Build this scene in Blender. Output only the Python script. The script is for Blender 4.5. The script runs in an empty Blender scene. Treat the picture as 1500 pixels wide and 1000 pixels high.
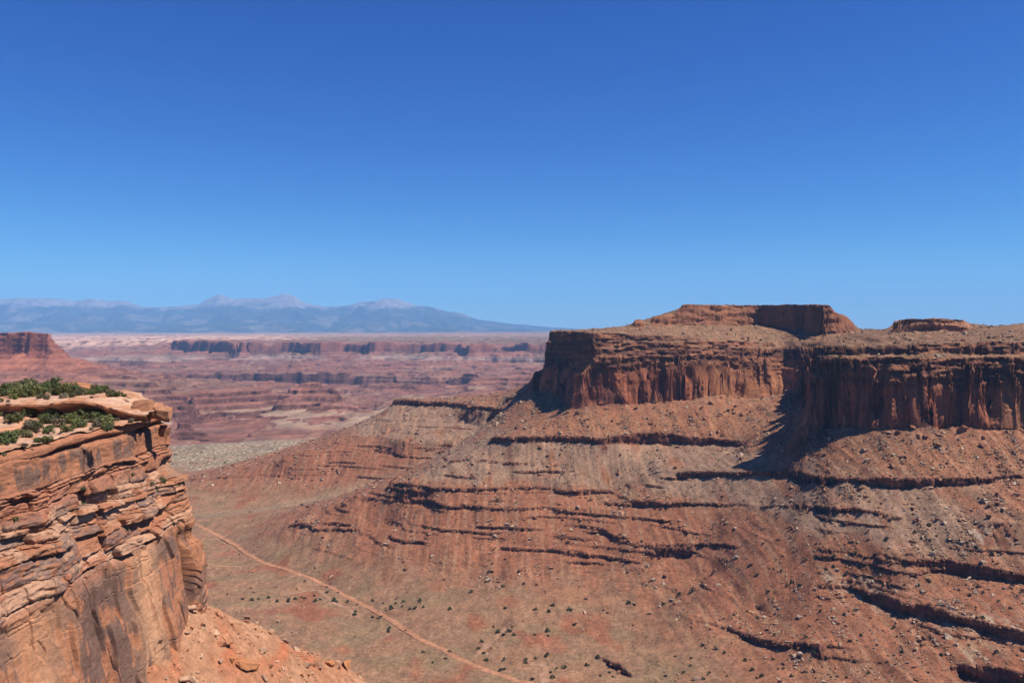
import bpy, bmesh, math, random
import numpy as np
from mathutils import Vector, Matrix

S = bpy.context.scene
COL = S.collection
# ------------------------------------------------------------------ camera, sky, sun, exposure
F, CX, HY = 1250.0, 750.0, 482.0          # focal length, centre and horizon of the survey photograph
cam = bpy.data.cameras.new('camera')
cam.lens, cam.sensor_width = 30.0, 36.0
cam.shift_y = -0.012
cam.clip_start, cam.clip_end = 1.0, 200000.0
camo = bpy.data.objects.new('camera', cam)
camo.rotation_euler = (math.radians(90), 0, 0)
COL.objects.link(camo)
S.camera = camo

SUN_AZ, SUN_EL = math.radians(105), math.radians(58)
sun_vec = Vector((math.sin(SUN_AZ) * math.cos(SUN_EL), math.cos(SUN_AZ) * math.cos(SUN_EL), math.sin(SUN_EL)))
W = bpy.data.worlds.new('World')
S.world = W
W.use_nodes = True
wn = W.node_tree.nodes
sky = wn.new('ShaderNodeTexSky')
sky.sky_type = 'NISHITA'
sky.sun_disc = False
sky.sun_elevation = SUN_EL
sky.sun_rotation = SUN_AZ
sky.altitude = 1800
sky.air_density = 1.0
sky.dust_density = 0.3
sky.ozone_density = 3.0
sep = wn.new('ShaderNodeSeparateColor'); com = wn.new('ShaderNodeCombineColor')     # the film's response to a clear desert sky
W.node_tree.links.new(sky.outputs[0], sep.inputs[0])
for ch, (ga, mu) in enumerate(((1.86, .104), (1.54, .305), (1.03, 1.08))):
    p = wn.new('ShaderNodeMath'); p.operation = 'POWER'; p.inputs[1].default_value = ga
    q = wn.new('ShaderNodeMath'); q.operation = 'MULTIPLY'; q.inputs[1].default_value = mu
    W.node_tree.links.new(sep.outputs[ch], p.inputs[0]); W.node_tree.links.new(p.outputs[0], q.inputs[0])
    W.node_tree.links.new(q.outputs[0], com.inputs[ch])
W.node_tree.links.new(com.outputs[0], wn['Background'].inputs[0])
wn['Background'].inputs[1].default_value = 0.066

sl = bpy.data.lights.new('sun', 'SUN')
sl.energy = 5.0
sl.angle = math.radians(0.5)
sl.color = (1.0, 0.93, 0.83)
so = bpy.data.objects.new('sun', sl)
so.rotation_euler = (-sun_vec).to_track_quat('-Z', 'Y').to_euler()
so.location = (0, -50, 200)
COL.objects.link(so)
S.view_settings.view_transform = 'Standard'
S.view_settings.look = 'None'
S.view_settings.exposure = 0.65
S.view_settings.gamma = 1.0
S.cycles.volume_bounces = 1
S.cycles.max_bounces = 6
HAZE = 2.3e-5

# ------------------------------------------------------------------ noise
_r = np.random.RandomState(7)
PERM = _r.permutation(256).astype(np.int32)
PERM = np.concatenate([PERM, PERM, PERM])
_a = _r.rand(256) * 2 * np.pi
GX, GY = np.cos(_a).astype(np.float32), np.sin(_a).astype(np.float32)
_g = _r.normal(size=(256, 3)); _g /= np.linalg.norm(_g, axis=1)[:, None]
G3 = _g.astype(np.float32)

def pn2(x, y, seed=0):
    x = np.asarray(x, np.float32) + seed * 17.13; y = np.asarray(y, np.float32) + seed * 7.77
    x, y = np.broadcast_arrays(x, y)
    xf, yf = np.floor(x), np.floor(y)
    xi, yi = xf.astype(np.int32) & 255, yf.astype(np.int32) & 255
    x, y = x - xf, y - yf
    u = x * x * x * (x * (x * 6 - 15) + 10); v = y * y * y * (y * (y * 6 - 15) + 10)
    a, b = PERM[xi], PERM[xi + 1]
    h = PERM[a + yi]; n00 = GX[h] * x + GY[h] * y
    h = PERM[b + yi]; n10 = GX[h] * (x - 1) + GY[h] * y
    h = PERM[a + yi + 1]; n01 = GX[h] * x + GY[h] * (y - 1)
    h = PERM[b + yi + 1]; n11 = GX[h] * (x - 1) + GY[h] * (y - 1)
    n0 = n00 + u * (n10 - n00); n1 = n01 + u * (n11 - n01)
    return (n0 + v * (n1 - n0)) * 1.5

def pn3(x, y, z, seed=0):
    x = np.asarray(x, np.float32) + seed * 11.3; y = np.asarray(y, np.float32) + seed * 5.7; z = np.asarray(z, np.float32) + seed * 3.1
    x, y, z = np.broadcast_arrays(x, y, z)
    xf, yf, zf = np.floor(x), np.floor(y), np.floor(z)
    xi, yi, zi = xf.astype(np.int32) & 255, yf.astype(np.int32) & 255, zf.astype(np.int32) & 255
    x, y, z = x - xf, y - yf, z - zf
    u = x * x * (3 - 2 * x); v = y * y * (3 - 2 * y); w = z * z * (3 - 2 * z)
    def g(dx, dy, dz):
        h = G3[PERM[PERM[PERM[xi + dx] + yi + dy] + zi + dz]]
        return h[..., 0] * (x - dx) + h[..., 1] * (y - dy) + h[..., 2] * (z - dz)
    def l(a, b, t): return a + t * (b - a)
    return l(l(l(g(0,0,0), g(1,0,0), u), l(g(0,1,0), g(1,1,0), u), v),
             l(l(g(0,0,1), g(1,0,1), u), l(g(0,1,1), g(1,1,1), u), v), w) * 1.5

def fbm2(x, y, o=4, seed=0, gain=0.5):
    s, a, f = 0, 1.0, 1.0
    for i in range(o):
        s = s + a * pn2(x * f, y * f, seed + i * 3); a *= gain; f *= 2.03
    return s

def fbm3(x, y, z, o=3, seed=0, gain=0.5):
    s, a, f = 0, 1.0, 1.0
    for i in range(o):
        s = s + a * pn3(x * f, y * f, z * f, seed + i * 3); a *= gain; f *= 2.03
    return s

def ss(a, b, x):
    t = np.clip((x - a) / (b - a), 0, 1)
    return t * t * (3 - 2 * t)

def lerp(a, b, t): return a + (b - a) * t

ALBEDO = np.array((0.755, 0.70, 0.655))      # overall brightness of the sandstone and soil colours below
# ------------------------------------------------------------------ mesh helpers
def mesh_np(name, verts, faces, mat, parent=None, col=None, smooth=True, kind=None):
    """verts (n,3), faces (m,3|4) -> one object"""
    me = bpy.data.meshes.new(name)
    n, m, k = len(verts), len(faces), faces.shape[1]
    me.vertices.add(n); me.loops.add(m * k); me.polygons.add(m)
    me.vertices.foreach_set('co', np.ascontiguousarray(verts, np.float32).ravel())
    me.loops.foreach_set('vertex_index', np.ascontiguousarray(faces, np.int32).ravel())
    me.polygons.foreach_set('loop_start', np.arange(0, m * k, k, dtype=np.int32))
    me.polygons.foreach_set('loop_total', np.full(m, k, np.int32))
    me.polygons.foreach_set('use_smooth', np.full(m, smooth, bool))
    me.update(calc_edges=True)
    if col is not None:
        at = me.color_attributes.new('tint', 'FLOAT_COLOR', 'POINT')
        c = np.ones((n, 4), np.float32); c[:, :3] = np.asarray(col) * ALBEDO
        at.data.foreach_set('color', c.ravel())
    me.materials.append(mat)
    o = bpy.data.objects.new(name, me)
    COL.objects.link(o)
    if parent: o.parent = parent
    if kind: o['kind'] = kind
    return o

def grid_faces(nr, nc):
    i = np.arange(nr * nc, dtype=np.int32).reshape(nr, nc)
    return np.stack([i[:-1, :-1], i[:-1, 1:], i[1:, 1:], i[1:, :-1]], -1).reshape(-1, 4)

def split_mesh(name, verts, faces, sel, mat, col, kind='structure', smooth=True):
    f = faces[sel]
    if not len(f): return None
    used = np.unique(f)
    re = np.zeros(len(verts), np.int32); re[used] = np.arange(len(used))
    return mesh_np(name, verts[used], re[f], mat, col=col[used], kind=kind, smooth=smooth)

def normals_grid(P):
    du = np.empty_like(P); dv = np.empty_like(P)
    du[:, 1:-1] = P[:, 2:] - P[:, :-2]; du[:, 0] = P[:, 1] - P[:, 0]; du[:, -1] = P[:, -1] - P[:, -2]
    dv[1:-1] = P[2:] - P[:-2]; dv[0] = P[1] - P[0]; dv[-1] = P[-1] - P[-2]
    n = np.cross(du, dv)
    n /= np.linalg.norm(n, axis=-1, keepdims=True) + 1e-9
    return n

# ------------------------------------------------------------------ materials
def rock_mat(name, scales, var=0.35, bump=0.5, bdist=1.0, rough=0.95, streak=None):
    m = bpy.data.materials.new(name); m.use_nodes = True
    nt = m.node_tree; N = nt.nodes; L = nt.links
    b = N['Principled BSDF']; b.inputs['Roughness'].default_value = rough
    b.inputs['Specular IOR Level'].default_value = 0.15
    at = N.new('ShaderNodeAttribute'); at.attribute_name = 'tint'
    geo = N.new('ShaderNodeNewGeometry')
    cur = at.outputs['Color']; hsum = None
    for i, (sc, st, amt) in enumerate(scales):
        mp = N.new('ShaderNodeMapping'); mp.inputs['Scale'].default_value = (sc * st[0], sc * st[1], sc * st[2])
        L.new(geo.outputs['Position'], mp.inputs['Vector'])
        nz = N.new('ShaderNodeTexNoise'); nz.inputs['Scale'].default_value = 1.0
        nz.inputs['Detail'].default_value = 5.0; nz.inputs['Roughness'].default_value = 0.65
        L.new(mp.outputs[0], nz.inputs['Vector'])
        mr = N.new('ShaderNodeMapRange')
        mr.inputs['From Min'].default_value = 0.28; mr.inputs['From Max'].default_value = 0.72
        mr.inputs['To Min'].default_value = 1 - var * amt; mr.inputs['To Max'].default_value = 1 + var * amt
        L.new(nz.outputs['Fac'], mr.inputs['Value'])
        mx = N.new('ShaderNodeMix'); mx.data_type = 'RGBA'; mx.blend_type = 'MULTIPLY'; mx.inputs[0].default_value = 1
        L.new(cur, mx.inputs[6]); L.new(mr.outputs[0], mx.inputs[7]); cur = mx.outputs[2]
        if hsum is None: hsum = nz.outputs['Fac']
        else:
            ad = N.new('ShaderNodeMath'); ad.operation = 'MULTIPLY_ADD'; ad.inputs[1].default_value = 0.6
            L.new(nz.outputs['Fac'], ad.inputs[0]); L.new(hsum, ad.inputs[2]); hsum = ad.outputs[0]
    L.new(cur, b.inputs['Base Color'])
    if bump:
        bp = N.new('ShaderNodeBump'); bp.inputs['Strength'].default_value = bump; bp.inputs['Distance'].default_value = bdist
        L.new(hsum, bp.inputs['Height']); L.new(bp.outputs[0], b.inputs['Normal'])
    return m

M_GROUND = rock_mat('desert_ground', [(0.03, (1, 1, 1), 0.5), (0.18, (1, 1, 1), 0.8), (0.7, (1, 1, 1), 1.0)], 0.40, 0.8, 1.6)
M_MESA = rock_mat('sandstone_cliff', [(0.05, (1, 1, 0.35), 0.7), (0.25, (1, 1, 1.4), 0.8), (0.8, (1, 1, 1), 0.8)], 0.36, 0.8, 1.6)
M_FAR = rock_mat('far_sandstone', [(0.008, (1, 1, 2), 0.7), (0.06, (1, 1, 1.5), 1.0)], 0.38, 0.5, 4.0)
M_MOUNT = rock_mat('mountain_slopes', [(0.0012, (1, 1, 1), 0.9), (0.005, (1, 1, 1), 1.0)], 0.45, 0.3, 60.0)

# ------------------------------------------------------------------ the lie of the land: contour survey, then a relaxed surface
U0, U1, DU = -0.72, 0.72, 0.0016
L0, L1 = math.log(600), math.log(34000)
NU, NL = int((U1 - U0) / DU) + 1, int((L1 - L0) / DU) + 1
VAL = np.zeros((NL, NU)); CNT = np.zeros((NL, NU))

def put(u, Y, z):
    i = np.rint((np.log(Y) - L0) / DU).astype(int); j = np.rint((u - U0) / DU).astype(int)
    ok = (i >= 0) & (i < NL) & (j >= 0) & (j < NU)
    VAL[i[ok], j[ok]] = z[ok]; CNT[i[ok], j[ok]] = 1

def dense(pts):
    p = np.array(pts, float)
    out = [p[:1]]
    for a, b in zip(p[:-1], p[1:]):
        n = max(2, int(max(abs(b[0] - a[0]), abs(b[1] - a[1])) * 1.3))
        t = np.linspace(0, 1, n + 1)[1:, None]
        out.append(a + (b - a) * t)
    return np.concatenate(out)

def line_y(pts):       # bearing, dip, distance
    d = dense(pts); put((d[:, 0] - CX) / F, d[:, 2], (HY - d[:, 1]) / F * d[:, 2])

def line_z(pts):       # bearing, dip, height
    d = dense(pts); Y = -d[:, 2] * F / (d[:, 1] - HY); put((d[:, 0] - CX) / F, Y, d[:, 2])

def line_p(pts):       # bearing, distance, height
    p = np.array(pts, float); out = []
    for a, b in zip(p[:-1], p[1:]):
        n = max(3, int(abs(b[0] - a[0]) + abs(math.log(b[1] / a[1])) / DU * 2))
        out.append(a + (b - a) * np.linspace(0, 1, n + 1)[:, None])
    d = np.concatenate(out); put((d[:, 0] - CX) / F, d[:, 1], d[:, 2])

def ledge(pts, gap=0.0036):   # bearing, dip of rim, dip of foot, height of rim
    d = dense(pts); u = (d[:, 0] - CX) / F
    Y = -d[:, 3] * F / (d[:, 1] - HY)
    Yb = Y * (1 - gap)
    put(u, Yb, -(d[:, 2] - HY) / F * Yb)
    put(u, Y, d[:, 3])

# main mesa, left half: rim, foot of the ledgy band, foot of the sheer wall
line_y([(806,484,1830),(835,485,1760),(868,487,1650),(930,489,1640),(1000,492,1650),(1060,496,1690),(1110,500,1740),(1150,503,1745),(1180,505,1700)])
line_y([(803,497,1822),(835,500,1752),(867,500,1642),(930,500,1630),(1000,503,1638),(1060,506,1680),(1110,510,1728),(1150,512,1735),(1178,514,1692)])
line_y([(799,530,1810),(835,530,1738),(866,528,1630),(900,520,1622),(930,526,1616),(980,527,1622),(1020,528,1632),(1060,529,1670),(1110,531,1718),(1150,532,1725),(1176,533,1680)])
line_y([(798,552,1790),(815,568,1752),(834,590,1690),(843,598,1612),(865,592,1610),(910,590,1606),(931,593,1606),(980,586,1612),(1017,585,1618),(1040,579,1645),(1060,578,1660),(1100,584,1690),(1137,580,1700),(1165,584,1660)])
line_y([(843,540,1622),(850,546,1620),(866,532,1626)])
# left prow toe
line_y([(755,582,1900),(780,575,1840),(798,572,1790),(818,580,1740),(835,600,1680)])
line_p([(806,1830,-3),(808,1900,-5),(811,2050,-7),(816,2300,-10),(838,2650,-12)])
line_p([(797,1828,-82),(800,1900,-86),(803,2050,-90),(808,2300,-95),(826,2650,-110)])
line_p([(784,1825,-91),(787,1950,-98)])
line_p([(754,1900,-152),(757,2100,-165)])
line_p([(772,2150,-140),(765,2500,-170),(790,2750,-200)])
# plateau behind the rim, upper butte
line_y([(868,484,1700),(910,482,1720),(960,480,1760),(985,477,1786)])
line_y([(868,481,1790),(925,481,1860)])
line_y([(928,481,1745),(935,480,1748),(985,476.5,1790),(1040,476,1835),(1085,476.5,1872),(1112,477,1885),(1150,482,1815),(1185,488,1745),(1205,490,1705),(1225,488,1715),(1250,486,1735)])
line_y([(929,468,1757),(940,467,1760)])
line_y([(958,463,1775),(985,459,1800)])
line_y([(990,456,1806),(1001,445.5,1812),(1040,446,1850),(1085,446.5,1887),(1110,447,1898),(1150,446,1832),(1185,446,1762),(1207,446,1722),(1218,446,1726),(1222,456,1727),(1243,464,1745),(1248,470,1746)])
line_p([(1001,1960,52),(1110,2010,53),(1215,1960,52)])
line_p([(940,1850,18),(965,1870,30),(985,1900,38)])
line_p([(995,2010,0),(1110,2060,0),(1255,2000,-2),(1262,1760,-4)])
line_p([(925,2000,-2),(1250,2200,-5),(1500,2200,-5),(1640,2200,-5)])
line_p([(835,2700,-12),(1000,2800,-14),(1300,2800,-12),(1640,2800,-12)])
line_p([(820,3300,-330),(1000,3600,-360),(1300,3800,-380),(1640,3800,-380)])
# right half: rim, middle band, foot of band, foot of wall
line_y([(1186,503,1650),(1190,504,1520),(1193,504,1312),(1230,503,1284),(1271,503,1254),(1310,502,1226),(1380,500,1226),(1440,499,1219),(1500,500,1214),(1640,500,1210)])
line_y([(1184,517,1640),(1188,517,1510),(1192,517,1303),(1230,517,1275),(1271,517,1245),(1310,518,1218),(1380,517,1218),(1440,519,1211),(1500,517,1206),(1640,517,1200)])
line_y([(1182,523,1625),(1186,523,1495),(1191,524,1293),(1230,523,1266),(1271,523,1236),(1310,523,1209),(1380,522,1208),(1440,523,1202),(1500,522,1197),(1640,522,1190)])
line_y([(1181,550,1618),(1185,550,1485),(1190,552,1285),(1230,551,1258),(1271,550,1229),(1310,549,1202),(1350,547,1202),(1380,552,1199),(1420,556,1197),(1460,558,1193),(1500,560,1190),(1640,560,1180)])
line_y([(1176,598,1605),(1180,606,1480),(1184,614,1370),(1189,621,1277),(1210,623,1266),(1233,624,1250),(1271,626,1221),(1314,628,1193),(1340,626,1189),(1380,625,1188),(1407,625,1187),(1440,626,1185),(1470,627,1183),(1500,627,1180),(1640,627,1170)])
line_y([(1172,628,1370),(1160,640,1345),(1148,655,1325)])
# slope and small butte on the right-hand plateau
line_y([(1262,487,1740),(1290,486,1600),(1309,485.5,1560),(1340,485.5,1545),(1380,485.5,1535),(1415,486,1540),(1440,486,1480),(1500,484,1400),(1640,482,1300)])
line_y([(1309,469,1564),(1330,466,1552),(1370,467,1541),(1413,469,1546)])
line_p([(1312,1625,17),(1413,1620,17)])
line_p([(1310,1650,-3),(1420,1650,-3)])
line_p([(1425,1560,0),(1460,1500,6),(1500,1500,10),(1640,1500,22)])
# ledges below the left half
ledge([(723,639,649,-199),(745,638,648,-193),(792,637,648,-190),(849,638,649,-190),(885,640,651,-190),(930,633,650,-186),(984,633,650,-186),(1020,639,652,-190),(1050,640,652,-190),(1089,646,656,-192)])
ledge([(660,672,678,-231),(720,672,678,-231),(756,675,681,-231),(810,677,683,-232),(840,680,685,-234)])
ledge([(575,703,708,-268),(600,705,712,-264),(636,713,721,-269),(705,713,720,-267),(765,711,718,-266),(810,713,720,-266),(840,717,726,-267),(870,716,725,-267),(918,716,722,-268)])
ledge([(514,727,732,-300),(568,729,735,-294),(600,729,737,-290),(633,731,740,-287),(650,737,745,-287),(690,738,745,-287),(720,741,748,-287),(762,743,750,-287),(792,739,745,-286),(834,744,751,-287),(870,746,752,-287)])
ledge([(720,794,799,-331),(768,794,800,-331),(810,800,806,-331),(861,809,817,-331)])
ledge([(826,767,772,-307),(858,770,777,-306),(885,772,781,-305),(900,785,794,-312),(918,791,797,-316),(945,794,800,-316),(975,797,803,-313),(1020,794,803,-308),(1050,794,801,-303),(1065,795,802,-300),(1082,797,803,-296)])
ledge([(855,835,839,-351),(915,831,835,-346),(945,834,838,-342),(1020,835,839,-336)])
ledge([(955,817,820,-333),(1010,817,820,-329)])
# ledges below the right half
ledge([(993,690,703,-235),(1050,690,699,-226),(1100,690,699,-217),(1149,689,700,-210),(1194,693,705,-200),(1236,698,708,-198),(1266,699,711,-196),(1305,698,718,-192),(1350,698,713,-191),(1410,699,713,-190),(1470,696,704,-189),(1500,696,703,-189),(1640,696,703,-186)])
ledge([(927,732,742,-274),(945,732,742,-271),(960,733,743,-269),(1000,733,742,-266),(1050,735,742,-262),(1110,738,742,-252),(1140,738,743,-247),(1170,739,746,-239),(1215,740,749,-230),(1260,743,752,-227),(1290,747,755,-227),(1320,758,767,-233)])
ledge([(1284,806,811,-266),(1332,816,826,-266),(1380,818,840,-266),(1434,825,848,-268),(1500,839,856,-272),(1640,850,866,-272)])
ledge([(1188,855,861,-305),(1248,856,866,-303),(1294,868,888,-301),(1322,878,898,-299),(1368,887,912,-300),(1404,902,918,-302),(1452,909,930,-304),(1500,921,942,-305),(1640,940,955,-305)])
ledge([(1406,969,993,-333),(1440,974,1001,-331),(1500,988,1014,-328),(1640,1000,1030,-325)])
ledge([(1008,904,908,-354),(1034,910,916,-353),(1068,915,922,-352),(1099,923,936,-352),(1116,934,947,-350),(1150,942,954,-344),(1202,940,948,-332)])
ledge([(924,934,938,-376),(931,949,953,-377),(950,964,968,-377),(972,975,979,-377),(996,976,980,-375)])
ledge([(864,956,959,-383),(885,961,968,-383),(905,971,984,-383),(924,988,996,-383)])
ledge([(545,974,976.5,-391),(567,972,976,-391),(591,965,969,-391),(605,967,969,-391)])
ledge([(538,941,943,-391),(558,938,941,-391)])
ledge([(698,913,918,-381),(737,913,919,-381)])
ledge([(1110,893,896,-345),(1158,907,910,-335)])
line_z([(1420,760,-229),(1460,765,-228),(1500,765,-227),(1640,765,-226)])
# the spur that runs out to the left
ledge([(577,584,594,-190),(619,586,595,-190),(660,588,596,-190),(692,592,599,-190),(724,595,604,-190),(745,600,609,-190),(765,605,618,-192),(799,610,617,-196)])
line_y([(580,583,2440),(650,582,2420),(700,580,2350),(750,580,2150)])
line_p([(570,2480,-260),(650,2560,-270),(720,2560,-260),(760,2600,-240)])
ledge([(552,612,617,-231),(573,613.5,618,-231),(627,615,619,-231),(680,616,620,-231),(712,621,624,-231)])
ledge([(499,637,640,-267),(550,639,642,-263),(595,645,648,-261),(661,645,648,-259)])
ledge([(415,670,674,-305),(427,663,668,-295),(505,657,660,-288),(550,657,662,-287),(592,664,670,-287),(649,664,668,-285)])
ledge([(274,700,705,-352),(325,697,702,-345),(400,693,698,-338),(445,693,698,-334),(496,693,697,-332)])
ledge([(274,714,717,-366),(340,720,723,-366)])
ledge([(427,762,768,-340),(454,766,774,-338),(462,773,780,-340),(514,771,776,-336),(580,771,774,-333)], gap=0.0036)
ledge([(457,801,805,-362),(517,816,820,-359)])
# gully between spur and mesa, wash
line_z([(738,611,-222),(700,640,-258),(655,668,-292),(600,697,-325),(540,715,-352),(470,733,-372)])
# valley floor
line_z([(262,756,-388),(290,768,-386),(340,795,-386),(390,825,-386),(450,843,-387),(520,875,-388),(600,925,-389),(680,965,-390),(760,1000,-391)])
line_z([(300,738,-384),(380,745,-381),(480,738,-376)])
line_z([(560,805,-347),(630,835,-360),(700,850,-362),(780,880,-366),(860,872,-367),(950,860,-354),(1040,850,-344)])
line_z([(700,895,-375),(800,915,-375),(900,905,-371),(960,890,-368)])
line_z([(780,960,-389),(850,990,-388),(960,1000,-380),(1000,992,-374),(1100,985,-364),(1200,975,-352),(1300,985,-348)])
line_z([(320,880,-388),(420,880,-389),(520,960,-392),(600,1000,-394),(660,1040,-394)])
# white sandstone bench and its far edge
line_z([(265,695,-392),(300,688,-393),(360,672,-395),(430,655,-396),(500,640,-398)])
line_z([(150,690,-394),(265,656,-397),(330,650,-398),(400,647,-398),(440,639,-398),(490,622,-398),(545,612,-398)])
line_y([(255,660,2850),(330,653,2930),(400,651,2980),(440,644,3060),(490,630,3200)])

# far country
line_y([(320,640,3300),(380,632,3350),(440,622,3500)])
line_z([(330,640,-410),(400,625,-408),(470,605,-406),(520,594,-404),(560,590,-404)])
line_z([(330,650,-440),(350,642,-425)])
line_y([(290,590,4150),(300,580,4250),(360,572,4350),(430,562,4480),(470,562,4480),(490,570,4420),(502,581,4350)])
line_y([(265,603,3950),(300,594,4170),(360,586,4290),(430,577,4420),(470,576,4430),(492,581,4370)])
line_y([(262,618,3800),(300,606,4030),(360,598,4150),(430,589,4280),(470,588,4300),(492,584,4310)]); line_y([(262,627,3780),(300,615,4010),(360,607,4130),(430,599,4255),(470,594,4280)])
line_y([(262,640,3480),(290,633,3560),(330,624,3700),(400,612,3950),(440,603,4080),(500,586,4250)])
line_y([(285,634,3380),(297,632,3385),(312,634,3380)]); line_y([(285,646,3350),(312,646,3350)])
line_y([(262,612,3440),(280,618,3420)]); line_y([(256,646,3400),(282,645,3380)])
line_z([(290,572,-330),(340,565,-340),(400,560,-360)])
# left butte and its apron
line_y([(-150,486,4650),(0,487,4620),(40,486.5,4600),(70,487.5,4580)])
line_y([(-150,522,4610),(0,521,4590),(40,520,4572),(77,521,4555)])
line_y([(-150,540,4450),(0,537,4430),(60,535,4440),(105,536,4450)])
line_p([(73,4700,-25),(60,5200,-30),(-150,5400,-30)])
line_p([(95,4650,-150),(110,5200,-190),(100,5800,-260),(-150,6000,-280)])
line_y([(120,543,4420),(150,546,4380),(158,549,4370)]); line_y([(110,548,4360),(155,555,4310)])
line_y([(-150,548,4330),(0,547,4300),(60,549,4290),(110,551,4300)])
line_y([(170,556,4250),(192,550,4260),(230,562,4150),(262,571,4080),(284,576,4020)])
line_y([(-150,590,3800),(0,586,3800),(150,588,3800),(250,592,3850),(288,586,3950)])
line_y([(-150,640,3300),(100,640,3250),(250,625,3400)])
# middle canyon walls
line_y([(225,548,7000),(300,547,7000),(400,546.5,7000),(500,546.5,6900),(575,547,6800),(583,552,6700)])
line_y([(222,558,6950),(300,566,6950),(400,567,6950),(500,566,6850),(580,564,6690)])
line_y([(610,556,6600),(625,547,6600),(690,546.5,6600),(706,551,6550),(735,556,6500)])
line_y([(600,566,6550),(640,566,6555),(700,566,6540),(740,566,6450)])
line_y([(540,561,6150),(575,560,6120),(606,563,6100)]); line_y([(540,571,6080),(606,570,6050)])
line_y([(690,556,6000),(720,551,6100),(760,556,6050),(820,556,6050)]); line_y([(690,563,5920),(760,567,5950),(820,567,5950)])
line_y([(700,572,5000),(745,570,5000),(820,570,5000)]); line_y([(700,577,4940),(745,577,4940),(820,577,4940)])
line_z([(530,575,-440),(620,572,-440),(700,581,-430),(820,583,-420)])
line_z([(480,590,-415),(540,578,-428),(640,580,-424)])
line_y([(515,588,4750),(600,592,4600),(680,590,4700)]); line_y([(515,597,4680),(600,597,4550),(680,594,4660)])
line_y([(395,545,7700),(420,534,7650),(432,526,7650),(445,530,7650),(475,541,7650)])
# far rim: top, foot, skirts
line_y([(254,498.5,10500),(300,499,9900),(355,500,9250),(380,500.5,9500),(420,501,9700),(470,501.5,9350),(500,501.5,9800),(550,501.5,9500),(600,502,9900),(672,503,9700)])
line_y([(252,512,10440),(300,515,9850),(325,516.5,9560),(355,517,9205),(380,517,9450),(420,517,9655),(470,517,9305),(500,517,9755),(550,517,9455),(600,517,9855),(665,518,9660)])
line_y([(670,503,9500),(685,501,9010),(705,502,9150),(722,504,9400)]); line_y([(666,517,9450),(686,517,8965),(706,517,9100),(724,516,9350)])
line_y([(725,513,9700),(740,514,9600)]); line_y([(740,503,9750),(772,502,9200),(820,502,9300)]); line_y([(738,515,9700),(772,516,9160),(820,515,9250)])
ledge([(225,524,527.5,-290),(300,522,525.5,-300),(420,522,525.5,-300),(500,523,526,-300),(600,523,526,-300),(640,521,524,-280),(720,520,523,-270),(820,521,524,-270)], gap=0.006)
ledge([(300,530,533,-335),(400,530,533,-335),(600,531,534,-335),(720,529,532,-330),(820,530,533,-330)], gap=0.006)
line_y([(200,545,7600),(300,544,7500),(400,544,7450),(500,544,7450),(590,548,7300),(700,541,7400),(820,541,7400)])
# behind the far rim and the left-hand gap
line_z([(254,496,-128),(400,494.5,-128),(600,495,-128),(820,496,-128)])
line_z([(-150,487,-130),(80,487.5,-130),(250,489,-132),(400,490,-130),(560,490,-128),(820,491,-128)])
line_y([(540,496,14500),(565,492,14800),(600,495,14500)])
line_y([(80,501,12000),(160,500.5,12000),(245,499.5,11800)]); line_y([(80,506,11800),(160,506,11800),(245,507,11600)])
line_y([(80,515,10500),(160,516,10300),(235,514,10200)])
line_y([(100,525,8800),(160,524,8700),(215,527,8500)]); line_y([(110,534,8600),(160,533,8600),(215,536,8400)])
line_y([(-150,545,8000),(120,545,7600),(200,547,7400)])
line_p([(-150,33500,-130),(400,33500,-130),(800,33500,-90),(1000,33500,-60),(1640,33500,-60)])
line_p([(820,12000,-150),(1000,9000,-200),(1640,9000,-200)])

def relax(val, cnt):
    h, w = val.shape
    if min(h, w) > 12:
        hp, wp = (h + 1) // 2 * 2, (w + 1) // 2 * 2
        v = np.zeros((hp, wp)); c = np.zeros((hp, wp)); v[:h, :w] = val * cnt; c[:h, :w] = cnt
        v = v.reshape(hp // 2, 2, wp // 2, 2).sum((1, 3)); c = c.reshape(hp // 2, 2, wp // 2, 2).sum((1, 3))
        lo = relax(np.where(c > 0, v / np.maximum(c, 1), 0), (c > 0).astype(float))
        H = np.repeat(np.repeat(lo, 2, 0), 2, 1)[:h, :w]
        n = 120 if h < 700 else 70
    else:
        H = np.full((h, w), val[cnt > 0].mean() if cnt.any() else 0.0); n = 400
    m = cnt > 0; H[m] = val[m]
    for _ in range(n):
        P = np.pad(H, 1, 'edge')
        H = 0.25 * (P[:-2, 1:-1] + P[2:, 1:-1] + P[1:-1, :-2] + P[1:-1, 2:])
        H[m] = val[m]
    return H

HB = relax(VAL, CNT).astype(np.float32)
_sl = np.abs(np.diff(HB, axis=0, append=HB[-1:])) / (DU * np.exp(L0 + DU * np.arange(NL)))[:, None]
_su = np.abs(np.diff(HB, axis=1, append=HB[:, -1:])) / (DU * np.exp(L0 + DU * np.arange(NL)))[:, None]
CL = ss(0.75, 1.3, np.hypot(_sl, _su))
for _ in range(3):
    _p = np.pad(CL, 1, 'edge'); CL = np.maximum(CL, (_p[:-2, 1:-1] + _p[2:, 1:-1] + _p[1:-1, :-2] + _p[1:-1, 2:]) / 4)
for _ in range(4):
    _p = np.pad(CL, 1, 'edge'); CL = (_p[:-2, 1:-1] + _p[2:, 1:-1] + _p[1:-1, :-2] + _p[1:-1, 2:] + 2 * CL) / 6
CL = CL.astype(np.float32)                  # where the ground stands up as a cliff

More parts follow.
